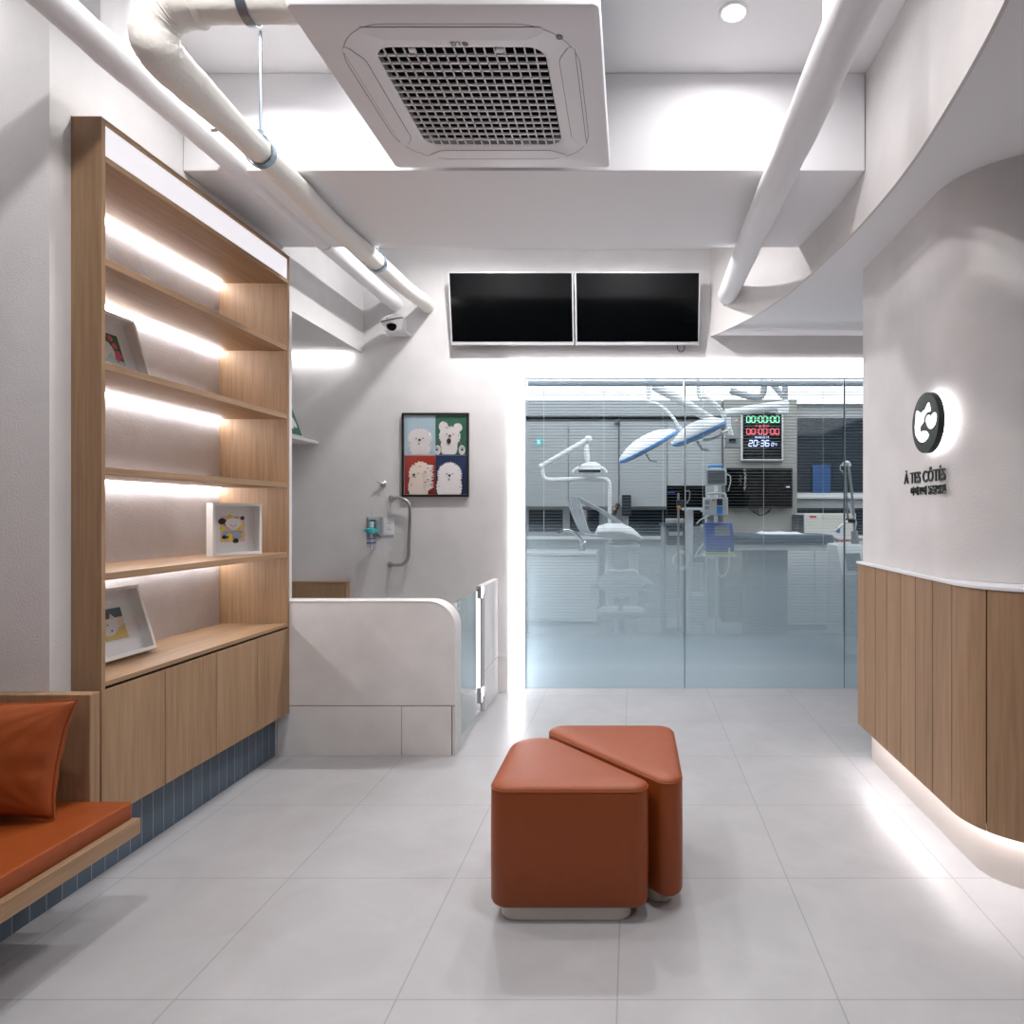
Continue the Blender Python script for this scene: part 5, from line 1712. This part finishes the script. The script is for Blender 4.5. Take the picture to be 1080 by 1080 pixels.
# anaesthesia machine
Ya = 6.35
t = thing('anaesthesia_machine', 'white anaesthesia machine with flow gauges and coiled hoses', 'medical device', q(738, 700, Ya))
f = MB()
pxbox(f, 726.5, 731, 538, 596, Ya, 0.06)
pxbox(f, 743, 746, 538, 596, Ya, 0.06)
pxbox(f, 726.5, 746, 593.5, 596, Ya, 0.06)
f.build('frame', M['clinic_white'], t, 0.004)
pxbox(MB(), 722, 752, 535.5, 538, Ya - 0.05, 0.40).build('top_shelf', M['clinic_white'], t, 0.003)
pxbox(MB(), 731, 743, 556, 593, Ya + 0.02, 0.30).build('panel', M['clinic_grey'], t, 0.003)
pxbox(MB(), 731.5, 743, 540, 553, Ya + 0.005, 0.10).build('screen', M['screen'], t, 0.003)
for px, py in ((733, 562), (737, 565), (740, 560), (734, 570), (739, 573), (736, 579), (741, 583), (733, 588)):
    MB().lathe([(0.016, 0.0), (0.016, 0.008), (0.013, 0.014), (0.0, 0.014)], Matrix.Translation(q(px, py, Ya + 0.02)) @ Matrix.Rotation(math.pi / 2, 4, 'X'), 14).build('gauge', M['hose'], t)
for px, z in ((728.5, 0), (744.5, 0)):
    for dy in (0.0, 0.34):
        x = q(px, 0, Ya).x
        MB().cyl((x, Ya + 0.03 + dy, 0.05), (x, Ya + 0.03 + dy, q(0, 596 if dy == 0 else 538, Ya).z), 0.016, seg=10).build('leg', M['clinic_white'], t)
        MB().ball((x, Ya + 0.03 + dy, 0.028), 0.028, seg=10).build('caster', M['black'], t)
pxbox(MB(), 727, 746, 628, 660, Ya + 0.02, 0.3).build('drawer_unit', M['clinic_white'], t, 0.004)
for i in range(3):
    lp = [q(719 + 8 * math.cos(an) - i * 0.6, 591 + (10 - i) * math.sin(an), Ya - 0.06 + 0.03 * i) for an in [2 * math.pi * k_ / 20 for k_ in range(20)]]
    MB().tube(lp, 0.007, 8, closed=True).build('coiled_hose', M['clinic_white'], t)
MB().tube(catmull([q(735, 552, Ya - 0.03), q(739, 548, Ya - 0.06), q(745, 545, Ya - 0.08), q(748, 544, Ya - 0.1)], 4), 0.007, 8).build('hose', M['clinic_white'], t)
MB().tube(catmull([q(742, 573, Ya - 0.03), q(737, 580, Ya - 0.06), q(732, 588, Ya - 0.06), q(735, 586, Ya - 0.04), q(748, 588, Ya - 0.04), q(757, 589, Ya - 0.04)], 5), 0.008, 8).build('hose', M['clinic_white'], t)

# ultrasound cart
Yu = 7.3
t = thing('ultrasound_cart', 'dark ultrasound cart with a large black monitor and a keyboard shelf', 'medical device', q(712, 700, Yu))
pxbox(MB(), 703, 744, 512, 544, Yu, 0.05).build('monitor_case', M['black'], t, 0.006)
pxbox(MB(), 704, 743, 513, 543, Yu - 0.003, 0.004).build('monitor_screen', M['screen'], t)
pxbox(MB(), 704, 712, 519, 520.2, Yu - 0.0045, 0.002).build('blue_label', M['blue'], t)
MB().cyl(q(722, 545, Yu + 0.08), q(722, 555, Yu + 0.08), 0.03).build('monitor_post', M['black'], t)
pxbox(MB(), 697, 726, 552.5, 554.5, Yu - 0.35, 0.5).build('keyboard_shelf', M['clinic_dark'], t, 0.004)
pxbox(MB(), 703, 722, 547, 552, Yu - 0.25, 0.30).build('console', M['clinic_grey'], t, 0.006)
pxbox(MB(), 704, 722, 557, 575, Yu - 0.2, 0.35).build('rack', M['clinic_dark'], t, 0.004)
pxbox(MB(), 705.5, 720, 561, 565, Yu - 0.21, 0.02).build('drive', M['clinic_white'], t, 0.002)
for px in (700.5, 724):
    MB().cyl((q(px, 0, Yu - 0.3).x, Yu - 0.3, 0.03), q(px, 554, Yu - 0.3), 0.02, seg=10).build('leg', M['clinic_grey'], t)
    MB().cyl((q(px, 0, Yu - 0.3).x, Yu + 0.1, 0.03), (q(px, 0, Yu - 0.3).x, Yu + 0.1, q(0, 553, Yu - 0.3).z), 0.02, seg=10).build('leg', M['clinic_grey'], t)
MB().box(q(698, 0, Yu).x, q(727, 0, Yu).x, Yu - 0.36, Yu + 0.16, 0.0, 0.03).build('base', M['clinic_dark'], t, 0.004)

# drip stand in front of the machines
Yv = 5.75
t = thing('drip_stand', 'thin steel drip stand with a clip and a spread foot, near the dark glass joint', 'stand', q(716, 700, Yv))
xv = q(715.5, 0, Yv).x
MB().cyl((xv, Yv, 0.12), (xv, Yv, q(0, 520, Yv).z), 0.010, seg=12).build('pole', M['steel'], t)
pxbox(MB(), 714, 722, 527, 535, Yv - 0.03, 0.06).build('clip', M['clinic_dark'], t, 0.006)
MB().ball(q(716, 535.5, Yv - 0.05), 0.018, seg=10).build('yellow_knob', M['amber'], t)
MB().tube(catmull([q(722, 519, Yv), q(727, 518, Yv), q(727, 526, Yv), q(724, 531, Yv)], 4), 0.006, 8).build('hook', M['steel'], t)
for i in range(4):
    an = 2 * math.pi * i / 4 + 0.5
    MB().tube(catmull([(xv, Yv, 0.3), (xv + 0.07 * math.cos(an), Yv + 0.07 * math.sin(an), 0.2), (xv + 0.17 * math.cos(an), Yv + 0.17 * math.sin(an), 0.012)], 4), 0.011, 8).build('leg', M['steel'], t)
